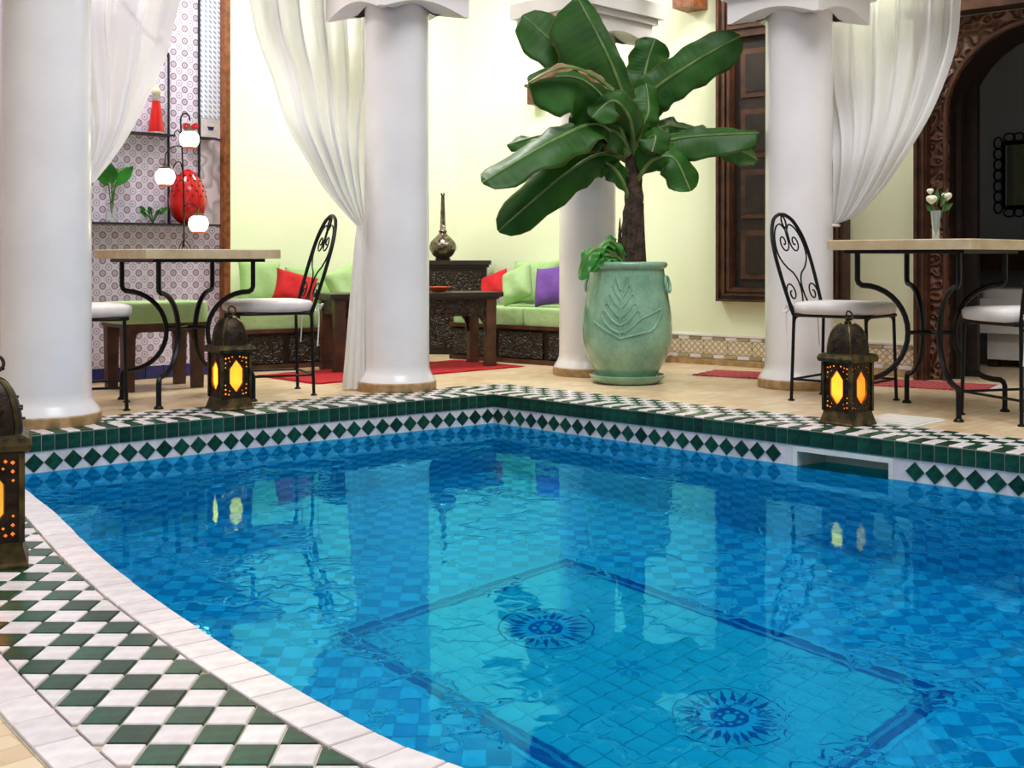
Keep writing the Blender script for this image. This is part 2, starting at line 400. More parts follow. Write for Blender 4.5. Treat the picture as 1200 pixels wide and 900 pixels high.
# ---- skimmer mouth
sk = thing('pool_skimmer', 'white framed skimmer opening in the pool wall at the waterline', 'skimmer', rp(S0)+(0,))
sk.rotation_euler = (0, 0, math.atan2(RD.y, RD.x)); sk['kind'] = 'structure'
LW = S1-S0
holed([(0, -.068), (LW, -.068), (LW, -.26), (0, -.26)], [[(.02, -.088), (LW-.02, -.088), (LW-.02, -.245), (.02, -.245)]], -.006, .03, 'frame', 'plastic_white', sk)
m = MB(); q = [(.02, .03), (LW-.02, .03), (LW-.05, .17), (.05, .17)]
for i in range(1, 4):
    a, b = q[i], q[(i+1) % 4]; m.add([(a[0], a[1], -.26), (b[0], b[1], -.26), (b[0], b[1], -.08), (a[0], a[1], -.08)], [(0, 1, 2, 3)])
m.add([(x, y, -.26) for x, y in q], [(0, 1, 2, 3)]); m.add([(x, y, -.08) for x, y in q], [(0, 1, 2, 3)])
m.obj('throat', 'skimmer_in', sk, smooth=False)
# ---- water
wo = OUT+[rp(S1-.02), rp(S1-.05, .17), rp(S0+.05, .17), rp(S0+.02)]
m = MB(); n = len(wo); m.add([(x, y, ZW) for x, y in wo], [tuple(range(n))])
water = m.obj('pool_water', 'water', smooth=False); tag(water, 'clear blue rippled water filling the tiled pool', 'water', kind='stuff')

# ---- tiles
TM = {}
def tile_mesh(dx, dy, h, mat, ch=.002):
    k = (round(dx, 4), round(dy, 4), round(h, 4), mat)
    if k not in TM:
        m = MB(); x, y = dx/2, dy/2
        b = [(-x, -y, 0), (x, -y, 0), (x, y, 0), (-x, y, 0)]; t1 = [(px_, py_, h-ch) for px_, py_, _ in b]
        t2 = [(-x+ch, -y+ch, h), (x-ch, -y+ch, h), (x-ch, y-ch, h), (-x+ch, y-ch, h)]
        m.add(b+t1+t2, [(0, 1, 5, 4), (1, 2, 6, 5), (2, 3, 7, 6), (3, 0, 4, 7), (4, 5, 9, 8), (5, 6, 10, 9), (6, 7, 11, 10), (7, 4, 8, 11), (8, 9, 10, 11)])
        TM[k] = m.mesh('tile', mat, False)
    return TM[k]
def put(name, me, M, parent):
    o = bpy.data.objects.new(name, me); C.objects.link(o); o.parent = parent; o.matrix_local = M; return o
def frame(o, x, y, z):                    # matrix from an origin and axes
    M = Matrix.Identity(4)
    for i, a in enumerate((x, y, z)):
        for r in range(3): M[r][i] = a[r]
    for r in range(3): M[r][3] = o[r]
    return M
class Path:
    def __init__(s, pts, outward):        # outward: +1 = left-hand normal of travel
        s.p = [Vector(p) for p in pts]; s.cum = [0]
        for a, b in zip(s.p, s.p[1:]): s.cum.append(s.cum[-1]+(b-a).length)
        s.s = outward; s.L = s.cum[-1]
    def at(s, d):
        i = 0
        while i < len(s.p)-2 and d > s.cum[i+1]: i += 1
        T = (s.p[i+1]-s.p[i]).normalized(); N = Vector((-T.y, T.x))*s.s
        return s.p[i]+T*(d-s.cum[i]), T, N
    def off(s, d, o):
        P, T, N = s.at(d); return P+N*o
pathR = Path([PC, REND], 1); pathL = Path(LEFT, -1)
def bed(path, d0, d1, o0, o1, name):
    m = MB(); n = 40
    vs = []
    for i in range(n+1):
        d = d0+(d1-d0)*i/n
        for o in (o0, o1):
            p = path.off(d, o); vs.append((p.x, p.y, .0012))
    m.add(vs, [(2*i, 2*i+2, 2*i+3, 2*i+1) for i in range(n)])
    return struct(m.obj(name, 'grout', smooth=False))
def edge_tiles(path, d0, d1, face0, skip, side):
    """coping, chequered band, face tiles and diamonds along a far pool edge"""
    root = bed(path, d0, d1, -.001, .117, 'pool_coping_'+side)
    cop = .0525; n0 = math.ceil(d0/cop); n1 = int(d1/cop)
    for i in range(n0, n1):
        P, T, N = path.at((i+.5)*cop); c = P+N*.058
        M = frame((c.x, c.y, 0), (T.x, T.y, 0), (N.x, N.y, 0), (0, 0, 1))
        if T.x*N.y-T.y*N.x < 0: M = frame((c.x, c.y, 0), (-T.x, -T.y, 0), (N.x, N.y, 0), (0, 0, 1))
        put('coping_tile', tile_mesh(cop-.003, .113, .006, 'green_tile' if i % 2 else 'white_tile'), M, root)
    band = bed(path, d0, d1, .1175, .37, 'mosaic_band_'+side)
    e = .062
    for i in range(math.ceil(d0/e), int(d1/e)):
        for j in range(4):
            P, T, N = path.at((i+.5)*e); c = P+N*(.119+(j+.5)*e)
            if T.x*N.y-T.y*N.x < 0: T = -T
            put('mosaic_tile', tile_mesh(e-.004, e-.004, .005, 'green_tile' if (i+j) % 2 else 'white_tile'), frame((c.x, c.y, 0), (T.x, T.y, 0), (N.x, N.y, 0), (0, 0, 1)), band)
    facew = MB()                               # white band behind the diamonds
    segs = [(face0, skip[0]), (skip[1], d1)] if skip else [(face0, d1)]
    for a, b in segs:
        k = max(1, int((b-a)/.1)); pts = [path.off(a+(b-a)*i/k, -.0015) for i in range(k+1)]
        for p, q in zip(pts, pts[1:]): wallq(p, q, -.165, -.001, facew)
    fr = struct(facew.obj('waterline_band_'+side, 'white_tile', smooth=False))
    for i in range(max(0, math.ceil(face0/cop)), n1):
        P, T, N = path.at((i+.5)*cop); I = -N; c = P+I*.001
        X = Vector((T.x, T.y, 0)); Zn = Vector((I.x, I.y, 0)); Yv = Zn.cross(X)
        put('edge_tile', tile_mesh(cop-.003, .062, .006, 'green_tile'), frame((c.x, c.y, -.0315), X, Yv, Zn), fr)
    sp = .0775; dd = .0775*.94/math.sqrt(2)
    for i in range(int(face0/sp), int(d1/sp)):
        d = (i+.5)*sp
        if skip and skip[0]-.03 < d < skip[1]+.03: continue
        P, T, N = path.at(d); I = -N; c = P+I*.0015
        X = Vector((T.x, T.y, 0)); Zn = Vector((I.x, I.y, 0)); Yv = Zn.cross(X)
        A = (X*1.0+Yv*1.06)/math.sqrt(2); B = (-X*1.0+Yv*1.06)/math.sqrt(2)
        put('diamond_tile', tile_mesh(dd, dd, .004, 'green_tile', .001), frame((c.x, c.y, -.108), A, B, Zn), fr)
edge_tiles(pathR, -.37, 4.4, 0, (S0, S1), 'right'); edge_tiles(pathL, 0, pathL.L, 0, None, 'left')

# ---- near side: white coping, green and white chequer, white outer row
pathN = Path([p for p in NEAR if p[0] < 1.0], -1)
def clip(poly, P, N, lim, sgn):           # keep sgn*((p-P).N-lim) >= 0
    out = []; n = len(poly); g_ = lambda p: sgn*((p-P).dot(N)-lim)
    for i in range(n):
        a, b = poly[i], poly[(i+1) % n]; ga, gb = g_(a), g_(b)
        if ga >= 0: out.append(a)
        if ga*gb < 0: out.append(a+(b-a)*(ga/(ga-gb)))
    return out
def nearest(path, p):
    best = None
    for i in range(len(path.p)-1):
        a, b = path.p[i], path.p[i+1]; t_ = max(0, min(1, (p-a).dot(b-a)/(b-a).length_squared)); q = a+(b-a)*t_
        d = (p-q).length
        if best is None or d < best[0]: best = (d, i, q)
    a, b = path.p[best[1]], path.p[best[1]+1]; T = (b-a).normalized(); N = Vector((-T.y, T.x))*path.s
    return best[2], T, N, (p-best[2]).dot(N)
def poly_tile(name, poly, h, mat, parent, ch=.002):
    c = sum(poly, Vector((0, 0)))/len(poly)
    if sum(poly[i].x*poly[(i+1) % len(poly)].y-poly[(i+1) % len(poly)].x*poly[i].y for i in range(len(poly))) < 0: poly = poly[::-1]
    m = MB(); n = len(poly); rel = [p-c for p in poly]
    vs = [(p.x, p.y, 0) for p in rel]+[(p.x, p.y, h-ch) for p in rel]+[(p.x-ch*p.normalized().x, p.y-ch*p.normalized().y, h) for p in rel]
    fs = [(i, (i+1) % n, n+(i+1) % n, n+i) for i in range(n)]+[(n+i, n+(i+1) % n, 2*n+(i+1) % n, 2*n+i) for i in range(n)]+[tuple(range(2*n, 3*n))]
    m.add(vs, fs); return m.obj(name, mat, parent, smooth=False, loc=(c.x, c.y, 0))
root = bed(pathN, .1, pathN.L, -.001, .076, 'pool_coping_near')
step = .078
for i in range(2, int(pathN.L/step)):
    a, b = i*step+.0015, (i+1)*step-.0015
    poly_tile('coping_tile', [pathN.off(a, -.006), pathN.off(b, -.006), pathN.off(b, .072), pathN.off(a, .072)], .007+random.uniform(-.001, .001), 'white_tile', root)
root = bed(pathN, .1, pathN.L, .326, .40, 'mosaic_outer_row')
i = 2
while (i+1)*.1 < pathN.L:
    a, b = i*.1+.0015, (i+1)*.1-.0015
    poly_tile('border_tile', [pathN.off(a, .329), pathN.off(b, .329), pathN.off(b, .397), pathN.off(a, .397)], .006, 'white_tile', root); i += 1
root = bed(pathN, .1, pathN.L, .074, .328, 'mosaic_band_near')
X0, Y0, dx, dy = -.583, 1.707, .0625, .0717
for i in range(-32, 16):
    for j in range(-8, 44):
        x0, y0 = X0+i*dx, Y0+j*dy; c = Vector((x0+dx/2, y0+dy/2))
        q, T, N, o = nearest(pathN, c)
        if o < .02 or o > .38 or (q-pathN.p[0]).length < .12 or (q-pathN.p[-1]).length < .02: continue
        g_ = .0016
        poly = [Vector(p) for p in ((x0+g_, y0+g_), (x0+dx-g_, y0+g_), (x0+dx-g_, y0+dy-g_), (x0+g_, y0+dy-g_))]
        poly = clip(poly, q, N, .0765, 1)
        if len(poly) >= 3: poly = clip(poly, q, N, .3255, -1)
        if len(poly) < 3: continue
        A = abs(sum(poly[k].x*poly[(k+1) % len(poly)].y-poly[(k+1) % len(poly)].x*poly[k].y for k in range(len(poly))))/2
        if A < 2e-4: continue
        mt = 'green_tile' if (i+j) % 2 == 0 else 'white_tile'
        if A > .98*(dx-2*g_)*(dy-2*g_): put('mosaic_tile', tile_mesh(dx-2*g_, dy-2*g_, .006, mt), Matrix.Translation((c.x, c.y, 0)), root)
        else: poly_tile('mosaic_tile', poly, .006, mt, root)

# ---- pool floor: chequer, teal panel with border, sunbursts and stars
E1 = Vector((.676, -.737)); E2 = Vector((.737, .676)); PL = Vector((-.626, 3.948)); PW, PLN = 1.14, 1.65
def pin(p, m=0):                           # inside the panel rectangle grown by m
    a = (p-PL).dot(E1); b = (p-PL).dot(E2); return -m < a < PLN+m and -m < b < PW+m
def inpool(p):
    c = False; n = len(OUT)
    for i in range(n):
        (x1, y1), (x2, y2) = OUT[i], OUT[(i+1) % n]
        if (y1 > p.y) != (y2 > p.y) and p.x < (x2-x1)*(p.y-y1)/(y2-y1)+x1: c = not c
    return c
e = .0665; cells = []
for i in range(-34, 52):
    for j in range(10, 94):
        c = Vector(((i+.5)*e, (j+.5)*e))
        if not inpool(c) or pin(c, .012): continue
        seen = abs(c.x/(c.y+.6)) < .36 and c.y > 2.5
        cells.append((not seen, c.y, i, j, c))
cells.sort()
rest = {'pool_light': MB(), 'pool_dark': MB()}
for k, (u_, yy, i, j, c) in enumerate(cells):
    mt = 'pool_dark' if (i+j) % 2 else 'pool_light'
    if k < 300: put('floor_tile', tile_mesh(e-.003, e-.003, .004, mt), Matrix.Translation((c.x, c.y, ZF)), pfloor)
    else: h_ = e/2-.0015; rest[mt].add([(c.x+a*h_, c.y+b*h_, ZF+.004) for a, b in ((-1, -1), (1, -1), (1, 1), (-1, 1))], [(0, 1, 2, 3)])
for mt in rest: rest[mt].obj('tile_field', mt, pfloor, smooth=False, kind='stuff')
def p3(a, b, z): p = PL+E1*a+E2*b; return (p.x, p.y, ZF+z)
def prect(a0, a1, b0, b1, z, mb): mb.add([p3(a0, b0, z), p3(a1, b0, z), p3(a1, b1, z), p3(a0, b1, z)], [(0, 1, 2, 3)])
for nm, mt, i0, i1 in (('light_border', 'pool_sky', 0, .018), ('navy_border', 'pool_navy', .02, .05), ('blue_border', 'pool_dark', .052, .066), ('inner_border', 'pool_navy', .068, .082)):
    m = MB()
    prect(i0, PLN-i0, i0, i1, .005, m); prect(i0, PLN-i0, PW-i1, PW-i0, .005, m); prect(i0, i1, i1, PW-i1, .005, m); prect(PLN-i1, PLN-i0, i1, PW-i1, .005, m)
    m.obj(nm, mt, pfloor, smooth=False)
tw, tl = (PW-.168)/13, (PLN-.168)/20
for i in range(20):
    for j in range(13):
        c = PL+E1*(.084+(i+.5)*tl)+E2*(.084+(j+.5)*tw)
        put('panel_tile', tile_mesh(tl-.002, tw-.002, .004, 'pool_teal'), frame((c.x, c.y, ZF), (E1.x, E1.y, 0), (E2.x, E2.y, 0), (0, 0, 1)), pfloor)
def medallion(cx, cy, R):
    m = MB(); n = 48
    vs = [(math.cos(2*PI*i/n)*r, math.sin(2*PI*i/n)*r, 0) for r in (R, R*.965) for i in range(n)]
    m.add(vs, [(i, (i+1) % n, n+(i+1) % n, n+i) for i in range(n)])
    md = m.obj('sunburst', 'pool_navy', pfloor, smooth=False, loc=(cx, cy, ZF+.0065))
    ray = MB().add([(R*.42, -R*.095, 0), (R*.93, 0, 0), (R*.42, R*.095, 0), (R*.36, 0, 0)], [(0, 1, 2, 3)]).mesh('ray', 'pool_navy', False)
    ray2 = MB().add([(R*.38, -R*.07, .0005), (R*.70, 0, .0005), (R*.38, R*.07, .0005)], [(0, 1, 2)]).mesh('ray', 'pool_sky', False)
    for i in range(24):
        o = link('ray', ray if i % 2 == 0 else ray, md); o.rotation_euler = (0, 0, 2*PI*i/24)
        o = link('short_ray', ray2, md); o.rotation_euler = (0, 0, 2*PI*(i+.5)/24)
    for r, mt, z in ((.42, 'pool_sky', .0002), (.34, 'pool_navy', .0007), (.12, 'pool_teal', .001)):
        MB().add([(math.cos(2*PI*i/32)*r*R, math.sin(2*PI*i/32)*r*R, z) for i in range(32)], [tuple(range(32))]).obj('disc', mt, md, smooth=False)
    for i in range(8):
        a = 2*PI*i/8; MB().add([(.22*R*math.cos(a)+.045*R*math.cos(b), .22*R*math.sin(a)+.045*R*math.sin(b), .0009) for b in [2*PI*k/8 for k in range(8)]], [tuple(range(8))]).obj('dot', 'pool_teal', md, smooth=False)
medallion(.621, 3.411, .165); medallion(.115, 4.014, .165)
def star(x, y, R):
    m = MB()
    for i in range(6):
        a = 2*PI*i/6; u = Vector((math.cos(a), math.sin(a), 0)); v = Vector((-u.y, u.x, 0))
        m.add([u*R*.15, u*R*.6+v*R*.2, u*R, u*R*.6-v*R*.2], [(0, 1, 2, 3)])
    m.add([(R*.14*math.cos(k), R*.14*math.sin(k), .0003) for k in [2*PI*i/10 for i in range(10)]], [tuple(range(10))])
    m.obj('star_inlay', 'pool_dark', pfloor, smooth=False, loc=(x, y, ZF+.0065))
for x, y in ((.362, 3.718), (1.165, 3.472), (-.44, 3.95), (.24, 4.50), (.48, 2.92)): star(x, y, .07)
# chequer on the walls under water
for path, L1, nm in ((pathR, 5.0, 'r'), (pathL, pathL.L, 'l')):
    rest = {'pool_light': MB(), 'pool_dark': MB()}
    for i in range(int(L1/e)):
        P, T, N = path.at((i+.5)*e); P = P-N*.002
        for j in range(18):
            z = -.168-(j+.5)*e; h_ = e/2-.0015; mt = 'pool_dark' if (i+j) % 2 else 'pool_light'
            rest[mt].add([(P.x+T.x*a*h_, P.y+T.y*a*h_, z+b*h_) for a, b in ((-1, -1), (1, -1), (1, 1), (-1, 1))], [(0, 1, 2, 3)])
    for mt in rest: rest[mt].obj('tile_field', mt, basin, smooth=False, kind='stuff')

# ---- walls
HW = 3.3
K = Vector((-.41, 9.2)); U = Vector((.7756, -.6313)); UN = Vector((.6313, .7756))
W0 = Vector((-1.97, 8.1)); LD = (K-W0).normalized(); LN = Vector((-LD.y, LD.x))
def wall(name, P, D, L, z0, z1, mat, th=.12, parent=None, t0=0):
    """wall starting at P along D; the face seen is the local y = 0 plane, thickness behind it"""
    m = MB(); m.box((t0+L/2, th/2, (z0+z1)/2), (L, th, z1-z0))
    o = m.obj(name, mat, parent, smooth=False, loc=(P[0], P[1], 0)) if parent is None else m.obj(name, mat, parent, smooth=False)
    if parent is None: o.rotation_euler = (0, 0, math.atan2(D[1], D[0]))
    return o
wl = struct(wall('wall_back_left', W0-LD*.7, LD, (K-W0).length+.7, 0, HW, 'cream'))
wr = struct(wall('wall_back_right', K, U, 3.68, 0, HW, 'cream'))
wall('above_door', K, U, 1.24, 2.05, HW, 'cream', parent=wr, t0=3.67)
wall('beside_door', K, U, 1.8, 0, HW, 'cream', parent=wr, t0=4.90)
TD = Vector((.727, .687)).normalized(); TE = Vector((-1.745, 7.237)); TL = 2.6     # tiled wall ends at TE
T0 = TE-TD*TL
wt = struct(wall('wall_left', T0, TD, TL, 0, HW, 'azulejo'))
TN = Vector((-TD.y, TD.x))
def tw_t(px, py, o=0):
    c = T0-TN*o; t_, z = hit(px, py, c, TD); return t_, z
wj = struct(wall('wall_jog', TE+TN*.12, LN, .74, 0, HW, 'cream', .05))
# wooden post closing the tiled wall
m = MB(); m.box((TL+.0, -.002, HW/2), (.034, .09, HW)); m.box((TL-.024, -.03, HW/2), (.012, .06, HW))
o = m.obj('trim_1', 'wood_orange', smooth=False, loc=(T0.x, T0.y, 0)); o.rotation_euler = wt.rotation_euler; struct(o)
# details printed and set into the tiled wall
def on_tiles(name, x0, x1, z0, z1, mat, y0=-.006, y1=0.0):
    m = MB(); m.box(((x0+x1)/2, (y0+y1)/2, (z0+z1)/2), (x1-x0, y1-y0, z1-z0)); return m.obj(name, mat, wt, smooth=False)
ta = tw_t(234, 100)[0]; tb = tw_t(258, 100)[0]; z163 = tw_t(246, 163)[1]; z139 = tw_t(246, 139)[1]; zsh = tw_t(200, 263)[1]
on_tiles('stripe_panel', ta, tb, z139, HW, 'stripe_tile'); on_tiles('arabesque_panel', ta, tb, zsh, z163, 'arabesque_tile')
on_tiles('emblem_tile', ta+.004, tb-.004, z163+.006, z139-.004, 'white_tile', -.008)
tc = (ta+tb)/2; zc = (z163+z139)/2
m = MB(); m.prism([(tc-.022, zc+.012), (tc+.022, zc+.012), (tc+.014, zc-.008), (tc-.014, zc-.008)], 0, .003)
o = m.obj('emblem', 'navy_tile', wt, smooth=False); o.rotation_euler = (PI/2, 0, 0); o.location = (0, -.008, 0)
on_tiles('blue_strip', ta, tb, z163-.004, z163+.004, 'navy_tile', -.009)
on_tiles('dark_strip', ta-.012, ta, .9, HW, 'black_trim', -.009); on_tiles('dark_strip', tb+.01, tb+.022, 0, HW, 'black_trim', -.009)
tr_ = tw_t(197, 200)[0]; zA = tw_t(197, 80)[1]; zB = tw_t(192, 43)[1]
pts = [(tr_, -.006, zsh)]+[(tr_, -.006, zA)]+[(tr_-.03*(1-math.cos(k*PI/8))-.25*(k/4)**3*.4, -.006, zA+(zB-zA)*math.sin(k*PI/8)) for k in range(1, 5)]
pts += [(tr_-.35, -.006, zB+.22), (tr_-.7, -.006, zB+.3)]
MB().tube(spline(pts, 4), .007, 6).obj('arch_line', 'black_trim', wt)
zl = tw_t(170, 157)[1]
m = MB(); m.box((tr_-.45, -.045, zl-.0045), (.9, .09, .009)); o = m.obj('wall_shelf', 'black_trim', smooth=False, loc=(T0.x, T0.y, 0)); o.rotation_euler = wt.rotation_euler; tag(o, 'thin black upper wall shelf carrying the red cone bottle', 'shelf')
m = MB(); m.box((tr_+.17, -.045, zl-.0045), (.2, .09, .009)); o = m.obj('wall_shelf', 'black_trim', smooth=False, loc=(T0.x, T0.y, 0)); o.rotation_euler = wt.rotation_euler; tag(o, 'short black bracket shelf under the jar with the red bow', 'shelf')
m = MB(); m.box((tr_-.365, -.095, zsh-.005), (1.21, .19, .010)); o = m.obj('wall_shelf', 'black_trim', smooth=False, loc=(T0.x, T0.y, 0)); o.rotation_euler = wt.rotation_euler; tag(o, 'long thin black lower wall shelf under the red egg lantern', 'shelf')
# navy skirting tiles
for i in range(int(TL/.11)):
    m_ = tile_mesh(.107, .075, .008, 'navy_tile'); put('skirting_tile', m_, frame(((i+.5)*.11, 0, .04), (1, 0, 0), (0, 0, 1), (0, -1, 0)), wt)
# tiled skirting of the right wall
for i in range(19):
    put('skirting_tile', tile_mesh(.172, .086, .008, 'skirting_tile'), frame(((i+.5)*.176+.22, 0, .115), (1, 0, 0), (0, 0, 1), (0, -1, 0)), wr)
for i in range(39):
    for z, k in ((.174, 0), (.055, 1)):
        put('strip_tile', tile_mesh(.084, .024, .008, 'tan_tile' if (i+k) % 2 else 'white_tile'), frame(((i+.5)*.088+.2, 0, z), (1, 0, 0), (0, 0, 1), (0, -1, 0)), wr)
m = MB(); m.box((1.88, -.006, .02), (3.4, .012, .04)); m.obj('skirting_foot', 'terracotta_band', wr, smooth=False)
m = MB(); m.box((1.88, -.006, .193), (3.4, .012, .012)); m.obj('skirting_cap', 'white_paint', wr, smooth=False)

# ---- window with shutters
win = thing('window_1', 'dark wooden shuttered window in a moulded brown frame', 'window', (K.x, K.y, 0), math.atan2(U.y, U.x)); win['kind'] = 'structure'
wx0, wx1, wz0, wz1 = 2.28, 3.16, .42, 2.62
holed([(wx0, wz0), (wx1, wz0), (wx1, wz1), (wx0, wz1)], [[(wx0+.11, wz0+.09), (wx1-.11, wz0+.09), (wx1-.11, wz1-.11), (wx0+.11, wz1-.11)]], -.055, 0, 'frame', 'wood', win)
for i, g_ in ((0, .0), (1, .045), (2, .08)):
    holed([(wx0+g_, wz0+g_*.8), (wx1-g_, wz0+g_*.8), (wx1-g_, wz1-g_), (wx0+g_, wz1-g_)], [[(wx0+g_+.018, wz0+g_*.8+.016), (wx1-g_-.018, wz0+g_*.8+.016), (wx1-g_-.018, wz1-g_-.018), (wx0+g_+.018, wz1-g_-.018)]], -.072, -.05, 'moulding', 'wood', win)
m = MB(); m.box(((wx0+wx1)/2, -.035, 2.14), (wx1-wx0-.2, .07, .07)); m.box(((wx0+wx1)/2, -.045, 2.165), (wx1-wx0-.2, .09, .02)); m.obj('transom', 'wood', win, smooth=False)
for s_ in (0, 1):
    a = wx0+.11 if s_ == 0 else (wx0+wx1)/2+.004; b = (wx0+wx1)/2-.004 if s_ == 0 else wx1-.11
    m = MB(); m.box(((a+b)/2, -.012, (wz0+.09+2.105)/2), (b-a, .02, 2.105-wz0-.09)); sh = m.obj('shutter', 'wood_dark', win, smooth=False)
    for k in range(4):
        z0 = wz0+.14+k*.385; m = MB(); m.box(((a+b)/2, -.026, z0+.16), (b-a-.1, .012, .31)); m.obj('raised_panel', 'wood', sh, smooth=False)
        m = MB(); m.box(((a+b)/2, -.034, z0+.16), (b-a-.17, .01, .24)); m.obj('carved_panel', 'wood_dark', sh, smooth=False)
m = MB(); m.box(((wx0+wx1)/2, -.01, 2.35), (wx1-wx0-.2, .02, .36)); m.obj('top_panel', 'carved_dark', win, smooth=False)

# ---- carved arch doorway
dr = thing('door_1', 'carved brown wooden archway opening on a dim room', 'doorway', (K.x, K.y, 0), math.atan2(U.y, U.x)); dr['kind'] = 'structure'
ax0, ax1, az, ar = 3.75, 4.80, 1.5, .5; acx = (ax0+ax1)/2
arch = [(ax0, 0), (ax0, az)]+[(acx-.525*math.cos(PI*i/24), az+ar*math.sin(PI*i/24)) for i in range(1, 24)]+[(ax1, az), (ax1, 0)]
holed([(3.66, .0)]+arch+[(4.89, .0), (4.89, 2.06), (3.66, 2.06)], [], -.05, .02, 'spandrel', 'carved_brown', dr)
m = MB()
for x in (3.625, 4.925):
    m.box((x, -.045, 1.05), (.075, .13, 2.1)); m.box((x-.02, -.12, 1.05), (.02, .03, 2.1)); m.box((x+.02, -.12, 1.05), (.014, .02, 2.1))
m.obj('pilaster', 'wood', dr, smooth=False)
m = MB(); m.box((acx, -.06, 2.10), (1.46, .17, .05)); m.box((acx, -.04, 2.20), (1.40, .12, .16)); m.box((acx, -.07, 2.31), (1.5, .2, .06)); m.obj('lintel', 'wood', dr, smooth=False)
inner = [(x+(.012 if x < acx else -.012 if x > acx else 0), z-(.0 if z <= az else .012)) for x, z in arch]
m = MB(); vs = [(x, -.055, z) for x, z in arch]+[(x, .012, z) for x, z in inner]; n = len(arch)
pts = [(x, -.055, z) for x, z in arch]; m.tube(pts, .016, 6); m.obj('arch_bead', 'wood', dr)
m = MB(); n = len(arch); vs = [(x, .0, z) for x, z in arch]+[(x, .38, z) for x, z in arch]; m.add(vs, [(i, i+1, n+i+1, n+i) for i in range(n-1)])
m.obj('reveal', 'wood_dark', dr)
m = MB(); m.box((3.75+.035, .30, .95), (.07, .05, 1.9)); m.box((3.75+.02, .12, .95), (.03, .05, 1.9)); m.obj('jamb', 'wood_dark', dr, smooth=False)
# room beyond: its own dim walls
def room(p, q, nm):
    P = K+U*p[0]+UN*p[1]; Q = K+U*q[0]+UN*q[1]; D = (Q-P); o = struct(wall(nm, P, D.normalized(), D.length, 0, 2.9, 'room_wall', .08)); return o
room((2.75, .14), (2.75, 2.4), 'wall_room_left'); room((2.65, 2.4), (6.8, 2.4), 'wall_room_back'); room((6.7, 2.4), (6.7, .3), 'wall_room_right')
m = MB(); q = [K+U*a+UN*b for a, b in ((2.6, .12), (6.9, .12), (6.9, 2.6), (2.6, 2.6))]; m.prism([(p.x, p.y) for p in q], 2.9, 3.0); struct(m.obj('ceiling', 'room_wall', smooth=False))

# ---- columns and beams
def column(x, y, dia, ang, label):
    r = dia/2; o = thing('column', label, 'column', (x, y, 0), ang, 'round white columns around the pool')
    MB().lathe([(r*1.20, 0), (r*1.22, .005), (r*1.22, .045), (r*1.19, .05)], 40).obj('plinth', 'terracotta_band', o)
    MB().lathe([(r*1.19, .05), (r*1.17, .06), (r*1.07, .085), (r*1.015, .11), (r, .14), (r*.985, 2.05)], 48, cap=False).obj('shaft', 'column_white', o, ang=50)
    h = .275; z0 = 1.965; n = 12; m = MB()             # capital: square block with arched lower edges
    poly = [(-h, z0+.16), (-h, z0), (-h+.03, z0)]+[(-h+.03+(2*h-.06)*i/n, z0+.055*math.sin(PI*i/n)) for i in range(1, n)]+[(h-.03, z0), (h, z0), (h, z0+.16)]
    for k in range(4):
        R_ = Matrix.Rotation(k*PI/2, 4, 'Z'); N_ = len(poly)
        vs = [R_ @ Vector((a, -h, b)) for a, b in poly]+[R_ @ Vector((a*.62, -h*.62, max(b, z0+.02))) for a, b in poly]
        m.add(vs, [tuple(range(N_))]+[(i, (i+1) % N_, N_+(i+1) % N_, N_+i) for i in range(N_-1)])
    m.obj('capital', 'white_paint', o, ang=25)
    m = MB(); m.box((0, 0, z0+.205), (.66, .66, .09)); m.box((0, 0, z0+.145), (.60, .60, .04)); m.obj('abacus', 'white_paint', o, smooth=False)
    m = MB(); m.box((0, 0, z0+.34), (.44, .44, .2)); m.obj('pier', 'white_paint', o, smooth=False)
    return o
COL = [(-1.965, 5.04, .365, 'round white column beside the blue and white patterned tiled wall'), (-.612, 6.35, .345, 'round white column with a curtain tied to it before the carved coffee table'),
       (.4525, 7.16, .34, 'round white column behind the large green plant pot'), (1.556, 6.48, .36, 'round white column before the shuttered window with a curtain tied to it')]
for i, (x, y, d, lb) in enumerate(COL): column(x, y, d, math.radians((40, 38, -45+90-0, -44)[i]), lb)
def beam(p, q, nm):
    p = Vector(p); q = Vector(q); m = MB(); d = q-p; m.box((d.length/2, 0, 2.58), (d.length, .36, .34)); o = struct(m.obj(nm, 'white_paint', smooth=False, loc=(p.x, p.y, 0))); o.rotation_euler = (0, 0, math.atan2(d.y, d.x))
c_ = [Vector(c[:2]) for c in COL]
beam(c_[0]+(c_[0]-c_[1])*1.3, c_[0], 'trim_2'); beam(c_[0], c_[1], 'trim_3'); beam(c_[1], c_[2], 'trim_4'); beam(c_[2], c_[3], 'trim_5'); beam(c_[3], c_[3]+Vector((1.6, -1.55)), 'trim_6')

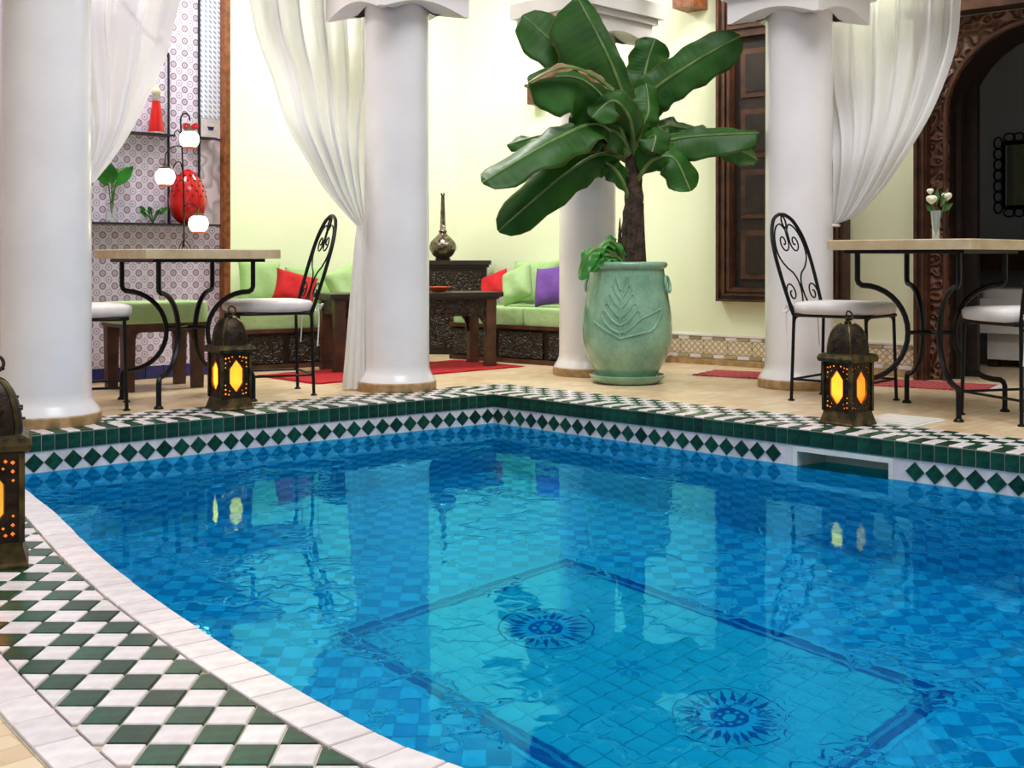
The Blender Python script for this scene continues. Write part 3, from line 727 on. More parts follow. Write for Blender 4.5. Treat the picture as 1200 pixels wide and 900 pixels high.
# ================================================================== FURNITURE
# ---- iron table with stone top
def iron_table(label, loc, rz, top):
    o = thing('iron_table', label, 'table', loc, rz, 'iron tables with stone tops')
    h = .335; m = MB(); z0 = top-.045
    m.add([(-h, -h, z0), (h, -h, z0), (h, h, z0), (-h, h, z0), (-h, -h, top-.004), (h, -h, top-.004), (h, h, top-.004), (-h, h, top-.004)]+[(sx*(h-.004), sy*(h-.004), top) for sx, sy in ((-1, -1), (1, -1), (1, 1), (-1, 1))],
          [(3, 2, 1, 0), (0, 1, 5, 4), (1, 2, 6, 5), (2, 3, 7, 6), (3, 0, 4, 7), (4, 5, 9, 8), (5, 6, 10, 9), (6, 7, 11, 10), (7, 4, 8, 11), (8, 9, 10, 11)])
    m.obj('table_top', 'stone_top', o, smooth=False)
    m = MB(); m.box((0, 0, z0-.008), (.56, .56, .016)); m.obj('top_frame', 'iron', o, smooth=False)
    R = .335; k = top-.78
    prof = [(R, z0-.005), (R, .59+k), (R-.012, .575+k)]+[(.11+(R-.11)*(1-math.cos(a))**1.25*1.0 if True else 0, .36+.21*math.sin(a)*1.0+k*.5) for a in [math.radians(82-i*164/18) for i in range(19)]]+[(R-.008, .125), (R, .105), (R, .012)]
    # C-shaped sweep: closest to the middle half way up
    mid = []
    for i in range(19):
        a = math.radians(-90+i*10); mid.append((.105+(R-.02-.105)*(1-math.cos(a)), .36+.5*k-(.215+.5*k)*math.sin(a)))
    prof = [(R, z0-.005), (R, .60+k), (R-.006, .585+k)]+mid+[(R-.006, .135), (R, .118), (R, .012)]
    for q in range(4):
        a = math.radians(45+90*q); m = MB()
        m.tube([(r*math.cos(a), r*math.sin(a), z) for r, z in prof], .0125, 6)
        lg = m.obj('leg', 'iron', o); MB().lathe([(.022, 0), (.022, .006), (.015, .014)], 12, (R*math.cos(a), R*math.sin(a), 0)).obj('foot', 'iron', lg)
    for q in (0, 1):
        a = math.radians(45+90*q); m = MB(); m.tube([(-.11*math.cos(a), -.11*math.sin(a), .36), (.11*math.cos(a), .11*math.sin(a), .36)], .009, 6); m.obj('stretcher', 'iron', o)
    return o
iron_table('square stone-topped iron table holding a small vase of white roses', (1.905, 5.43, 0), math.radians(45), .78)
iron_table('square stone-topped iron table holding the three-globe lamp', (-1.594, 5.86, 0), math.radians(38), .74)

# ---- iron chair (faces local +x)
def iron_chair():
    o = thing('iron_chair', '', 'chair', (0, 0, 0), 0, 'black iron bistro chairs')
    s = .19; zs = .42
    rim = [(s*1.04, -s*.8, zs), (s*1.04, s*.8, zs), (s*.85, s, zs), (-s*.9, s*.92, zs), (-s, s*.8, zs), (-s, -s*.8, zs), (-s*.9, -s*.92, zs), (s*.85, -s, zs)]
    MB().tube(rim, .009, 8, closed=True).obj('seat_frame', 'iron', o)
    m = MB(); n = 40; P = []
    for z, k in ((zs+.006, .93), (zs+.014, 1.0), (zs+.048, 1.02), (zs+.060, .96), (zs+.066, .8), (zs+.068, .4)):
        for i in range(n):
            a = 2*PI*i/n; ca, sa = math.cos(a), math.sin(a); e_ = .5
            P.append((s*1.12*k*math.copysign(abs(ca)**e_, ca)+.005, s*1.08*k*math.copysign(abs(sa)**e_, sa), z))
    m.add(P, [(j*n+i, j*n+(i+1) % n, (j+1)*n+(i+1) % n, (j+1)*n+i) for j in range(5) for i in range(n)]+[tuple(range(n-1, -1, -1)), tuple(5*n+i for i in range(n))])
    cu = m.obj('cushion', 'cushion_white', o, ang=60)
    for sy in (-1, 1):
        y = sy*s*.86; pts = spline([(-s*1.0, y, zs+.03), (-s*1.14, y*1.05, zs+.02), (-s*1.16, y*1.06, zs-.05), (-s*1.12, y*1.07, zs-.17)], 4)
        MB().tube(pts, .0035, 5).obj('tie', 'cushion_white', cu)
        MB().tube(spline([(-s*1.1, y, zs+.025), (-s*1.25, y+.025, zs+.045), (-s*1.2, y-.02, zs+.015), (-s*1.1, y, zs+.025)], 4), .005, 5).obj('bow', 'cushion_white', cu)
    for sx, sy in ((1, 1), (1, -1), (-1, 1), (-1, -1)):
        x, y = sx*s*.97, sy*s*.86
        lg = MB().tube([(x, y, zs), (x*1.03, y*1.02, .2), (x*1.06, y*1.04, .006)], .0085, 8).obj('leg', 'iron', o)
        MB().lathe([(.017, 0), (.017, .005), (.010, .01)], 10, (x*1.06, y*1.04, 0)).obj('foot', 'iron', lg)
        MB().tube(spline([(x, y*.7, zs-.008), (x, y*.92, zs-.02), (x*1.0, y, zs-.06)], 4), .005, 6).obj('brace', 'iron', lg)
    st = [(s*1.0, -s*.88, .105), (s*1.0, s*.88, .105), (-s*1.0, s*.88, .105), (-s*1.0, -s*.88, .105)]
    MB().tube(st, .006, 6, closed=True).obj('stretcher', 'iron', o)
    lean = lambda y, h: (-s*.98-h*.30-.0*h, y, zs+h)
    half = [(.165, 0), (.178, .10), (.186, .2), (.185, .30), (.165, .39), (.11, .465), (.045, .495)]
    outl = half+[(0, .50)]+[(-y, h) for y, h in half[::-1]]
    bk = MB().tube(spline([lean(y, h) for y, h in outl], 5), .0095, 8).obj('backrest', 'iron', o)
    MB().tube([lean(.021*math.cos(a), .462+.03*math.sin(a)) for a in [2*PI*i/16 for i in range(16)]], .005, 6, closed=True).obj('ring', 'iron', bk)
    def spiral(cy, ch, r0, a0, turns, sgn, n=26): return [(cy+r0*(1-.82*i/n)*math.cos(a0+sgn*turns*2*PI*i/n), ch+r0*(1-.82*i/n)*math.sin(a0+sgn*turns*2*PI*i/n)) for i in range(n+1)]
    for sg in (1, -1):
        lng = [(.012, .425), (.05, .45), (.11, .425), (.15, .36), (.15, .29), (.10, .235), (.04, .20), (.010, .15), (.014, .09), (.045, .035), (.085, .008)]
        MB().tube([lean(sg*y, h) for y, h in [(p.x, p.y) for p in spline([(y, h, 0) for y, h in lng], 5)]], .0046, 6).obj('scroll', 'iron', bk)
        up = [(.010, .43), (.008, .39)]+spiral(.058, .358, .050, PI, 1.3, 1)
        MB().tube([lean(sg*y, h) for y, h in up], .0042, 6).obj('scroll', 'iron', bk)
        lo = [(.10, .008), (.15, .03), (.168, .08)]+spiral(.115, .105, .053, 0, 1.25, 1)
        MB().tube([lean(sg*y, h) for y, h in lo], .0042, 6).obj('scroll', 'iron', bk)
    return o
ch = iron_chair()
def place_chair(first, x, y, deg, label):
    if first: ch.location = (x, y, 0); ch.rotation_euler = (0, 0, math.radians(deg)); ch['label'] = label; return ch
    return dup(ch, (x, y, 0), math.radians(deg), label)
place_chair(True, 1.628, 5.86, -40, 'black iron scroll-back chair standing right behind a lantern, before the column at the window')
place_chair(False, 2.222, 5.187, 106, 'black iron chair pushed under the rose table with its back to the pool')
place_chair(False, -1.255, 6.15, 204, 'black iron scroll-back chair before the green sofa with the red cushion')
place_chair(False, -2.00, 5.565, 18, 'black iron chair half hidden behind the column at the tiled wall')

# ---- lantern
def lantern():
    o = thing('candle_lantern', '', 'lantern', (0, 0, 0), 0, 'square brass candle lanterns at the pool')
    m = MB()
    def sqr(half, z): return [(-half, -half, z), (half, -half, z), (half, half, z), (-half, half, z)]
    def stack(m, L, cap=True):
        vs = [p for h, z in L for p in sqr(h, z)]; n = len(L)
        m.add(vs, [(j*4+i, j*4+(i+1) % 4, (j+1)*4+(i+1) % 4, (j+1)*4+i) for j in range(n-1) for i in range(4)]+([(3, 2, 1, 0), tuple((n-1)*4+i for i in range(4))] if cap else []))
    stack(m, [(.083, 0), (.083, .006), (.080, .012), (.070, .050), (.072, .056)]); m.obj('base', 'brass_dark', o, smooth=False)
    hex_ = lambda w_, h_, c: [(0, c+h_), (w_, c+h_*.45), (w_, c-h_*.45), (0, c-h_), (-w_, c-h_*.45), (-w_, c+h_*.45)]
    W = .069
    holes = [hex_(.031, .072, .155)]
    for sx in (-1, 1):
        for (x, z, r) in ((.050, .235, .0055), (.050, .215, .005), (.035, .238, .005), (.050, .075, .0055), (.050, .095, .005), (.035, .072, .005), (.051, .195, .004), (.051, .115, .004), (.018, .243, .005), (.030, .222, .004), (.030, .088, .004)):
            holes.append([(sx*x, z+r), (sx*x+r, z), (sx*x, z-r), (sx*x-r, z)])
    side = None
    for k in range(4):
        if side is None:
            side = holed([(-W, .056), (W, .056), (W, .256), (-W, .256)], holes, -W, -W+.004, 'side_panel', 'lantern_metal', o); s_ = side
        else: s_ = link('side_panel', side.data, o)
        s_.rotation_euler = (0, 0, k*PI/2)
        if k == 0: gm = MB().add([(-W*.95, -W+.006, .062), (W*.95, -W+.006, .062), (W*.95, -W+.006, .25), (-W*.95, -W+.006, .25), (-W*.95, -W+.008, .062), (W*.95, -W+.008, .062), (W*.95, -W+.008, .25), (-W*.95, -W+.008, .25)], [(0, 1, 2, 3), (7, 6, 5, 4), (0, 4, 5, 1), (3, 2, 6, 7)]).mesh('glass_pane', 'amber_glass', False)
        gp = link('glass_pane', gm, s_)
        rim = MB(); hx = hex_(.033, .075, .155); rim.tube([(x, -W-.001, z) for x, z in hx], .003, 5, closed=True); rim.obj('rim', 'brass_dark', s_)
        m = MB(); m.box((-W, -W, .156), (.012, .012, .2)); m.obj('corner_strip', 'brass_dark', s_, smooth=False)
    m = MB(); stack(m, [(.072, .256), (.086, .262), (.090, .275), (.084, .290), (.070, .296)]); m.obj('collar', 'brass_dark', o, smooth=False)
    m = MB(); L = [(.066*math.cos(a)**.75+.004, .294+.125*math.sin(a)) for a in [PI/2*i/9 for i in range(10)]]; n = 20; P = []
    for h, z in L:
        for i in range(n):
            a = 2*PI*i/n; ca, sa = math.cos(a), math.sin(a); q = .62; P.append((h*1.02*math.copysign(abs(ca)**q, ca), h*1.02*math.copysign(abs(sa)**q, sa), z))
    m.add(P, [(j*n+i, j*n+(i+1) % n, (j+1)*n+(i+1) % n, (j+1)*n+i) for j in range(9) for i in range(n)]+[tuple(9*n+i for i in range(n))]); dm = m.obj('dome', 'lantern_metal', o)
    for k in range(4):
        a0 = PI/4+k*PI/2; m = MB(); m.tube([(1.16*h*math.cos(a0), 1.16*h*math.sin(a0), z) for h, z in L[:-1]], .0055, 6); m.obj('rib', 'brass_dark', dm)
    for k in range(4):                       # pierced stars of the dome, dark holes with a rim
        for u_, zz in ((0, .325), (-.025, .35), (.025, .35), (0, .375)):
            a0 = k*PI/2; r_ = .066*math.sqrt(max(0, 1-((zz-.294)/.125)**2))*1.02+.005; q = Vector((r_, u_, zz)); q = Matrix.Rotation(a0, 4, 'Z') @ q
            MB().lathe([(.006, -.003), (.006, .003)], 6, q).obj('stud', 'brass_dark', dm)
    MB().lathe([(.012, .416), (.016, .424), (.008, .432), (.012, .440), (.004, .448)], 12).obj('finial', 'lantern_metal', o)
    MB().tube([(.018*math.cos(a)+.012, .006*math.sin(a), .446+.018*math.sin(a)+.006) for a in [2*PI*i/16 for i in range(16)]], .004, 6, closed=True).obj('ring', 'lantern_metal', o)
    MB().tube([(-.03, -.02, .438), (0, 0, .446), (.03, .02, .438)], .004, 5).obj('bow', 'lantern_metal', o)
    cd = MB().lathe([(.022, .056), (.022, .105), (.018, .108)], 14).obj('candle', 'candle_wax', o)
    MB().lathe([(.001, .108), (.007, .118), (.005, .132), (.0005, .146)], 8).obj('flame', 'flame', cd)
    return o
ln = lantern()
def place_lantern(first, x, y, deg, label):
    o = ln if first else dup(ln, (x, y, .006), math.radians(deg), label)
    o.location = (x, y, .006); o.rotation_euler = (0, 0, math.radians(deg)); o['label'] = label
    l = bpy.data.lights.new('lantern_flame_light', 'POINT'); l.energy = 1.6; l.color = (1, .66, .32); l.shadow_soft_size = .012
    q = bpy.data.objects.new('flame_light', l); C.objects.link(q); q.parent = o; q.location = (0, 0, .165)
place_lantern(True, 1.405, 5.0, 36, 'brass candle lantern standing before the iron chair at the rose table')
place_lantern(False, -1.300, 5.50, 38, 'brass candle lantern standing below the three-globe lamp table')
place_lantern(False, -1.190, 2.72, 22, 'brass candle lantern on the green and white chequered mosaic')

# ---- coffee table, stool (wood with arched aprons)
def apron(o, x0, x1, y, z0, z1, th, mat, nm='apron'):
    w_ = x1-x0; n = 16
    poly = [(x0, z1), (x0, z0), (x0+.03, z0)]
    for i in range(n+1):
        t_ = i/n; a = PI*t_; poly.append((x0+.03+(w_-.06)*(.5-.5*math.cos(a)), z0+(z1-z0)*.80*min(1, abs(math.sin(a))*2.1)**.6))
    poly += [(x1-.03, z0), (x1, z0), (x1, z1)]
    return holed(poly, [], y-th/2, y+th/2, nm, mat, o)
ct = thing('coffee_table', 'carved dark wooden coffee table on the red rug', 'table', (-.655, 7.58, 0), math.radians(25)); L_, D_, H_ = 1.06, .34, .48
m = MB(); m.box((0, 0, H_-.014), (L_+.08, D_+.06, .028)); m.box((0, 0, H_-.036), (L_+.03, D_+.02, .016)); m.obj('table_top', 'wood_dark', ct, smooth=False)
for sy in (-1, 1):
    m = MB(); m.box((0, sy*(D_/2-.02), H_-.085), (L_, .03, .085)); m.obj('rail', 'carved_dark', ct, smooth=False)
    apron(ct, -L_/2+.04, L_/2-.04, sy*(D_/2-.02), H_-.27, H_-.12, .02, 'carved_dark')
for sx in (-1, 1):
    m = MB(); m.box((sx*(L_/2-.02), 0, H_-.085), (.03, D_-.06, .085)); m.obj('rail', 'carved_dark', ct, smooth=False)
    for sy in (-1, 1):
        m = MB(); x, y = sx*(L_/2-.03), sy*(D_/2-.03); m.box((x, y, H_/2-.02), (.06, .05, H_-.05), taper=1.15); m.box((x, y, .02), (.07, .06, .04)); m.obj('leg', 'wood', ct, smooth=False)
so = thing('stool', 'low wooden stool with a green cushion beside the tiled wall', 'stool', (-1.925, 6.43, 0), math.radians(38))
for sx in (-1, 1):
    for sy in (-1, 1): m = MB(); m.box((sx*.19, sy*.12, .17), (.055, .05, .34), taper=1.2); m.obj('leg', 'wood', so, smooth=False)
for sy in (-1, 1): apron(so, -.19, .19, sy*.12, .18, .34, .03, 'wood')
m = MB(); m.box((0, 0, .345), (.46, .32, .02)); m.obj('seat_board', 'wood', so, smooth=False)
def pad(name, mat, parent, c, d, ex=.35, pz=.35):
    """rounded mattress or seat pad"""
    m = MB(); n = 36; P = []; lv = 9
    for j in range(lv):
        a = -PI/2+PI*(j+.0)/(lv-1); k = 1-.10*(1-math.cos(a)**.5) if math.cos(a) > 0 else .9; z = d[2]/2*math.copysign(abs(math.sin(a))**.5, math.sin(a))
        for i in range(n):
            b = 2*PI*i/n; cb, sb = math.cos(b), math.sin(b)
            P.append((c[0]+d[0]/2*math.copysign(abs(cb)**ex, cb)-math.copysign((1-k)*.2, cb)*.5, c[1]+d[1]/2*math.copysign(abs(sb)**ex, sb)-math.copysign((1-k)*.2, sb)*.5, c[2]+z))
    m.add(P, [(j*n+i, j*n+(i+1) % n, (j+1)*n+(i+1) % n, (j+1)*n+i) for j in range(lv-1) for i in range(n)]+[tuple(range(n-1, -1, -1)), tuple((lv-1)*n+i for i in range(n))])
    return m.obj(name, mat, parent, ang=60)
pad('cushion', 'green_fabric', so, (0, 0, .41), (.50, .36, .11), .3)

# ---- sofas
def sofa(label, P, D, L, depth, rz):
    o = thing('sofa_bench', label, 'sofa', (P.x, P.y, 0), rz)
    m = MB(); m.box((L/2, depth/2, .125), (L, depth, .25)); o_ = m.obj('base', 'wood_dark', o, smooth=False)
    n = max(1, round(L/.45))
    for i in range(n):
        m = MB(); m.box(((i+.5)*L/n, -.008, .125), (L/n-.05, .02, .17)); m.obj('carved_panel', 'carved_dark', o_, smooth=False)
    m = MB(); m.box((L/2, -.012, .24), (L, .03, .025)); m.box((L/2, -.012, .015), (L, .03, .03)); m.obj('moulding', 'wood', o_, smooth=False)
    k = max(1, round(L/.75))
    for i in range(k): pad('mattress', 'green_fabric', o, ((i+.5)*L/k, depth/2-.01, .305), (L/k+.01, depth-.0, .125), .15)
    return o
sp0 = Vector((.53, 7.535)); fr_ = -U
p_start = Vector((.303, 7.72))-U*.93
sofa('green cushioned carved bench seat right of the corner chest', p_start, U, 1.25, .66, math.atan2(U.y, U.x))
q_start = Vector((-1.538, 7.487))-LD*.29
sofa('green cushioned carved bench seat behind the coffee table, next to the tiled wall', q_start, LD, 1.24, .72, math.atan2(LD.y, LD.x))

# ---- pillows
def pillow(label, mat, loc, w_, h_, th, rot, group=None):
    m = MB(); n = 18; P = []; idx = {}
    for s_ in (1, -1):
        for i in range(n+1):
            for j in range(n+1):
                u = -1+2*i/n; v = -1+2*j/n
                k = 1-.09*(1-abs(v)**2)*abs(u)**3; k2 = 1-.09*(1-abs(u)**2)*abs(v)**3
                puff = max(0, (1-u**4))**.55*max(0, (1-v**4))**.55
                wr_ = 1+.08*math.sin(5*u+3*v)*puff
                idx[(s_, i, j)] = len(P); P.append((u*w_/2*k, v*h_/2*k2, s_*th/2*puff*wr_))
    F_ = []
    for s_ in (1, -1):
        for i in range(n):
            for j in range(n):
                q = [idx[(s_, i, j)], idx[(s_, i+1, j)], idx[(s_, i+1, j+1)], idx[(s_, i, j+1)]]; F_.append(tuple(q if s_ > 0 else q[::-1]))
    m.add(P, F_); bm = bmesh.new(); me = m.mesh('cushion', mat, True, 60); bm.from_mesh(me); bmesh.ops.remove_doubles(bm, verts=bm.verts, dist=.0008); bm.to_mesh(me); bm.free()
    o = link('cushion', me); o.matrix_world = Matrix.Translation(loc) @ rot; tag(o, label, 'cushion', group); return o
def rot(ny, tilt, spin):    # ny: facing direction in plan (degrees), leaning back by tilt, turned by spin
    return (Matrix.Rotation(math.radians(ny+90), 4, 'Z') @ Matrix.Rotation(math.radians(90-tilt), 4, 'X') @ Matrix.Rotation(math.radians(spin), 4, 'Z'))
rf = math.degrees(math.atan2(-UN.y, -UN.x)); lf = math.degrees(math.atan2(-LN.y, -LN.x))
def seat(px, dep, left):                    # a place on a bench: picture column, distance behind its front edge
    c = (Vector((-1.538, 7.487))+LN*dep, LD) if left else (Vector((.303, 7.72))+UN*dep, U)
    t_, _ = hit(px, 300, c[0], c[1]); p = c[0]+c[1]*t_; return Vector((p.x, p.y, .5))
def rest(o):                               # let it down on the mattress
    o.location.z += .362-min((o.matrix_world @ v.co).z for v in o.data.vertices)
rest(pillow('big pale green back cushion against the wall behind the tilted green one', 'green_fabric', seat(627, .56, False), .42, .32, .13, rot(rf, 14, 2)))
rest(pillow('pale green square cushion tilted between the red and the purple cushion', 'green_fabric', seat(606, .17, False), .25, .25, .11, rot(rf-6, 20, 22)))
rest(pillow('bright red cushion on the bench in front of the carved corner chest', 'red_fabric', seat(579, .31, False), .25, .21, .09, rot(rf-8, 20, 20)))
rest(pillow('purple cushion on the bench beside the column', 'purple_fabric', seat(646, .22, False), .25, .28, .11, rot(rf+4, 18, 8)))
rest(pillow('large green back cushion at the wooden post', 'green_fabric', seat(305, .58, True), .31, .32, .13, rot(lf, 14, -3)))
rest(pillow('red frilled cushion on the green bench behind the iron chair', 'red_fabric', seat(346, .27, True), .29, .22, .10, rot(lf-4, 20, -16)))
rest(pillow('pale green back cushion half hidden by the red cushion', 'green_fabric', seat(362, .58, True), .32, .28, .12, rot(lf, 14, 3)))
rest(pillow('crumpled pale green cushion next to the tied curtain', 'green_fabric', seat(404, .30, True), .27, .25, .12, rot(lf+8, 18, 20)))

# ---- corner chest with vase, things on the coffee table
cb = thing('carved_chest', 'dark carved wooden chest in the corner under the silver vase', 'chest', (-.405, 8.78, 0), 0)
m = MB(); m.box((0, 0, .33), (.44, .28, .66)); m.obj('body', 'wood_dark', cb, smooth=False)
m = MB(); m.box((0, 0, .665), (.50, .34, .03)); m.box((0, 0, .64), (.47, .31, .02)); m.obj('top', 'wood_dark', cb, smooth=False)
m = MB(); m.box((0, -.145, .5), (.36, .02, .2)); m.obj('carved_panel', 'carved_dark', cb, smooth=False)
m = MB(); m.box((0, -.145, .2), (.36, .02, .3)); m.obj('carved_panel', 'carved_dark', cb, smooth=False)
vz = thing('long_necked_vase', 'shiny silver bottle vase with a long thin neck on the chest', 'vase', (-.505, 8.72, .68))
MB().lathe([(.052, 0), (.058, .012), (.05, .02), (.075, .04), (.096, .075), (.100, .10), (.09, .135), (.06, .165), (.038, .185)], 28).obj('bowl', 'dark_silver', vz)
MB().lathe([(.038, .185), (.026, .20), (.032, .212), (.022, .225), (.019, .30), (.0155, .40), (.014, .47), (.018, .485), (.012, .495)], 20).obj('neck', 'dark_silver', vz)
bw = MB().lathe([(.03, 0), (.05, .006), (.075, .03), (.078, .034), (.068, .03), (.03, .012), (0, .01)], 24).obj('orange_bowl', 'orange_glaze', loc=(-.47, 7.665, .48)); tag(bw, 'small orange bowl on the coffee table', 'bowl')
cn = MB().lathe([(.024, 0), (.024, .03), (.02, .034), (.004, .034), (.003, .044)], 16).obj('yellow_candle', 'gold_candle', loc=(-.905, 7.46, .48)); tag(cn, 'short yellow candle on the coffee table', 'candle')

# ---- rugs
def rug(label, P, D, L, W_, mat, fringe=True):
    o = thing('rug', label, 'rug', (P[0], P[1], 0), math.atan2(D[1], D[0]))
    m = MB(); nx, ny = 40, 12
    def z(i, j): return .008+.003*math.sin(i*.9)*math.cos(j*.7)+.002*math.sin(j*1.9)
    vs = [(L*i/nx, W_*j/ny, z(i, j)) for i in range(nx+1) for j in range(ny+1)]; k = len(vs)
    vs += [(L*i/nx, W_*j/ny, .001) for i in range(nx+1) for j in range(ny+1)]; w1 = ny+1
    fs = [(i*w1+j, (i+1)*w1+j, (i+1)*w1+j+1, i*w1+j+1) for i in range(nx) for j in range(ny)]
    fs += [(i*w1, k+i*w1, k+(i+1)*w1, (i+1)*w1) for i in range(nx)]+[(i*w1+ny, (i+1)*w1+ny, k+(i+1)*w1+ny, k+i*w1+ny) for i in range(nx)]
    fs += [(j, j+1, k+j+1, k+j) for j in range(ny)]+[(nx*w1+j, k+nx*w1+j, k+nx*w1+j+1, nx*w1+j+1) for j in range(ny)]
    m.add(vs, fs).obj('pile', mat, o)
    m = MB()
    for x, s_ in ((0, -1), (L, 1)):
        for i in range(40):
            y = W_*(i+.5)/40; m.box((x+s_*.018, y, .004), (.036, W_/90, .004))
    f_ = m.obj('fringe', 'cushion_white' if mat != 'rug_plain' else mat, o, smooth=False, kind='stuff')
    return o
rug('plain red rug under the coffee table', (-1.06, 6.60), Vector((.735, .678)), 1.52, .66, 'rug_plain')
rug('long faded red patterned rug along the wall under the window', (1.07, 7.09), Vector((.845, -.535)), 1.64, .37, 'rug_pattern')

# ---- pot, saucer, banana plant
PX, PY = .646, 6.70
sa = MB().lathe([(.17, 0), (.185, .008), (.208, .035), (.212, .045), (.205, .048), (.19, .03), (.0, .022)], 40).obj('plant_saucer', 'celadon', loc=(PX, PY, .001)); tag(sa, 'round green glazed saucer under the big plant pot', 'saucer')
pp = thing('potted_banana', 'tall banana plant in a big green glazed pot beside the column', 'plant', (PX, PY, .023))
prof = [(.155, 0), (.162, .015), (.17, .03), (.205, .09), (.235, .155), (.249, .22), (.252, .28), (.245, .37), (.231, .46), (.217, .54), (.208, .60), (.206, .615), (.222, .625), (.226, .64), (.220, .652), (.205, .655), (.198, .64), (.195, .56)]
pot = MB().lathe(prof, 56, cap=False).obj('pot', 'celadon', pp, ang=60)
MB().lathe([(.198, .58), (.1, .59), (.0, .595)], 24).obj('soil', 'soil', pp)
def pr_(z):
    for (r0, z0), (r1, z1) in zip(prof, prof[1:]):
        if z0 <= z <= z1: return r0+(r1-r0)*(z-z0)/(z1-z0)
    return .2
def on_pot(u, z, d=.0): a = -PI/2+u/.24; r_ = pr_(z)+d; return (r_*math.cos(a), r_*math.sin(a), z)
rel = [[(-.06, .24), (-.06, .32), (-.055, .44), (-.05, .53)]]
for k, (z, l, s_) in enumerate(((.27, .12, 1), (.27, .12, -1), (.31, .10, 1), (.31, .10, -1), (.36, .085, 1), (.36, .085, -1), (.41, .065, 1), (.41, .065, -1), (.46, .045, 1), (.46, .045, -1))):
    rel.append([(-.06, z), (-.06+s_*l*.45, z+.025), (-.06+s_*l*.9, z+.09), (-.06+s_*l*.75, z+.12), (-.06+s_*l*.35, z+.07), (-.06, z+.04)])
rel += [[(-.06, .24), (.04, .265), (.12, .29), (.17, .36), (.185, .40)], [(-.04, .27), (.05, .345), (.12, .375), (.185, .40)], [(-.06, .24), (-.15, .29), (-.22, .33)]]
for r_ in rel:
    pts = [Vector((u, z, 0)) for u, z in r_]; MB().tube([on_pot(p.x, p.y, .001) for p in spline(pts, 6)], .0060, 6).obj('relief', 'celadon', pot)
for a in (math.radians(-27), math.radians(153)):
    c = Vector(((pr_(.53)+.012)*math.cos(a), (pr_(.53)+.012)*math.sin(a), .53)); tg = Vector((-math.sin(a), math.cos(a), 0)); nn = Vector((math.cos(a), math.sin(a), 0))
    MB().tube([c+tg*.03*math.cos(b)+Vector((0, 0, 1))*.042*math.sin(b)+nn*.008*(1-math.sin(b)) for b in [2*PI*i/20 for i in range(20)]], .009, 8, closed=True).obj('ring_handle', 'celadon', pot)
O_ = Vector((PX, PY, .023))
def lp(px, py, dY): return at(px, py, PY+dY)-O_
tk = MB(); trunk_pts = [lp(741, 312, 0), lp(741, 285, 0), lp(741, 260, -.01), lp(743, 235, -.01), lp(742, 205, 0), lp(742, 175, 0)]
sp_ = spline(trunk_pts, 5); tk.tube(sp_, [.068*(1-.38*i/len(sp_))*(1+.06*math.sin(i*1.7)) for i in range(len(sp_))], 14); tk.obj('trunk', 'bark', pp)
for k, (a, z0, z1) in enumerate(((.3, .62, .95), (1.6, .6, 1.0), (2.9, .64, .9), (4.2, .6, 1.05), (5.2, .66, .98), (4.8, .62, .85))):    # old leaf sheaths round the trunk
    pts = [Vector((lp(741, 300, 0).x+.066*math.cos(a), .0+.066*math.sin(a), z0)), Vector((lp(741, 300, 0).x+.07*math.cos(a+.15), .07*math.sin(a+.15), (z0+z1)/2)), Vector((lp(742, 300, 0).x+.075*math.cos(a+.3), .075*math.sin(a+.3), z1))]
    MB().tube(spline(pts, 4), [.022*(1-.115*i) for i in range(9)], 6, flat=.5).obj('sheath', 'bark', pp)
def leaf(pts, wp, wm, nrm, fold=18, wav=.02, pet=.14, mat='leaf', tipw=.35):
    """blade along a midrib; wp / wm: half widths to either side; edges droop by fold degrees"""
    mid = spline([lp(*p) for p in pts], 9); N = len(mid); nv = Vector(nrm).normalized(); V = []; uvs = []; K_ = 6
    ph = random.uniform(0, 6)
    for i, p in enumerate(mid):
        t_ = i/(N-1); T = (mid[min(i+1, N-1)]-mid[max(i-1, 0)]).normalized()
        S = T.cross(nv).normalized(); n_ = S.cross(T).normalized()
        g_ = 0 if t_ < pet else min(1, (t_-pet)/.16)**.55*(1-max(0, (t_-.72)/.28)**3.2*(1-tipw*.25))**.7
        if i == N-1: g_ = .05
        for k in range(-K_, K_+1):
            f_ = k/K_; wd = (wp if f_ > 0 else wm)*g_+.006; a = math.radians(fold)*(abs(f_)**.6)
            wv_ = (wav*math.sin(t_*15+ph+f_*2)+.5*wav*math.sin(t_*37+2*ph-f_*3))*abs(f_)**1.5*g_; wd *= 1+.06*math.sin(t_*41+ph)*abs(f_)
            V.append(p+S*f_*wd*math.cos(a)-n_*(abs(f_)*wd*math.sin(a))+n_*wv_); uvs.append((t_, .5+f_*.5))
    M_ = 2*K_+1; Fc = [(i*M_+k, i*M_+k+1, (i+1)*M_+k+1, (i+1)*M_+k) for i in range(N-1) for k in range(2*K_)]
    me = bpy.data.meshes.new('leaf'); me.from_pydata([tuple(v) for v in V], [], Fc); me.materials.append(MATS[mat])
    ul = me.uv_layers.new(name='UV')
    for lp_ in me.loops: ul.data[lp_.index].uv = uvs[lp_.vertex_index]
    me.polygons.foreach_set('use_smooth', [True]*len(me.polygons))
    o = link('leaf', me, pp); md = o.modifiers.new('thick', 'SOLIDIFY'); md.thickness = .0016
    MB().tube(mid, [.013*(1-.85*i/N)+.002 for i in range(N)], 6).obj('midrib', 'petiole', o)
    return o
leaf([(742, 185, .02), (722, 125, .0), (672, 72, -.02), (612, 18, -.02)], .15, .15, (.15, -1, .3), 14)
leaf([(742, 185, -.02), (734, 125, -.10), (712, 65, -.15), (676, -4, -.14)], .06, .25, (-.1, -1, .1), 10)
leaf([(738, 180, -.05), (716, 128, -.2), (678, 92, -.33), (618, 93, -.42)], .05, .21, (0, -.92, .35), 16, .02)
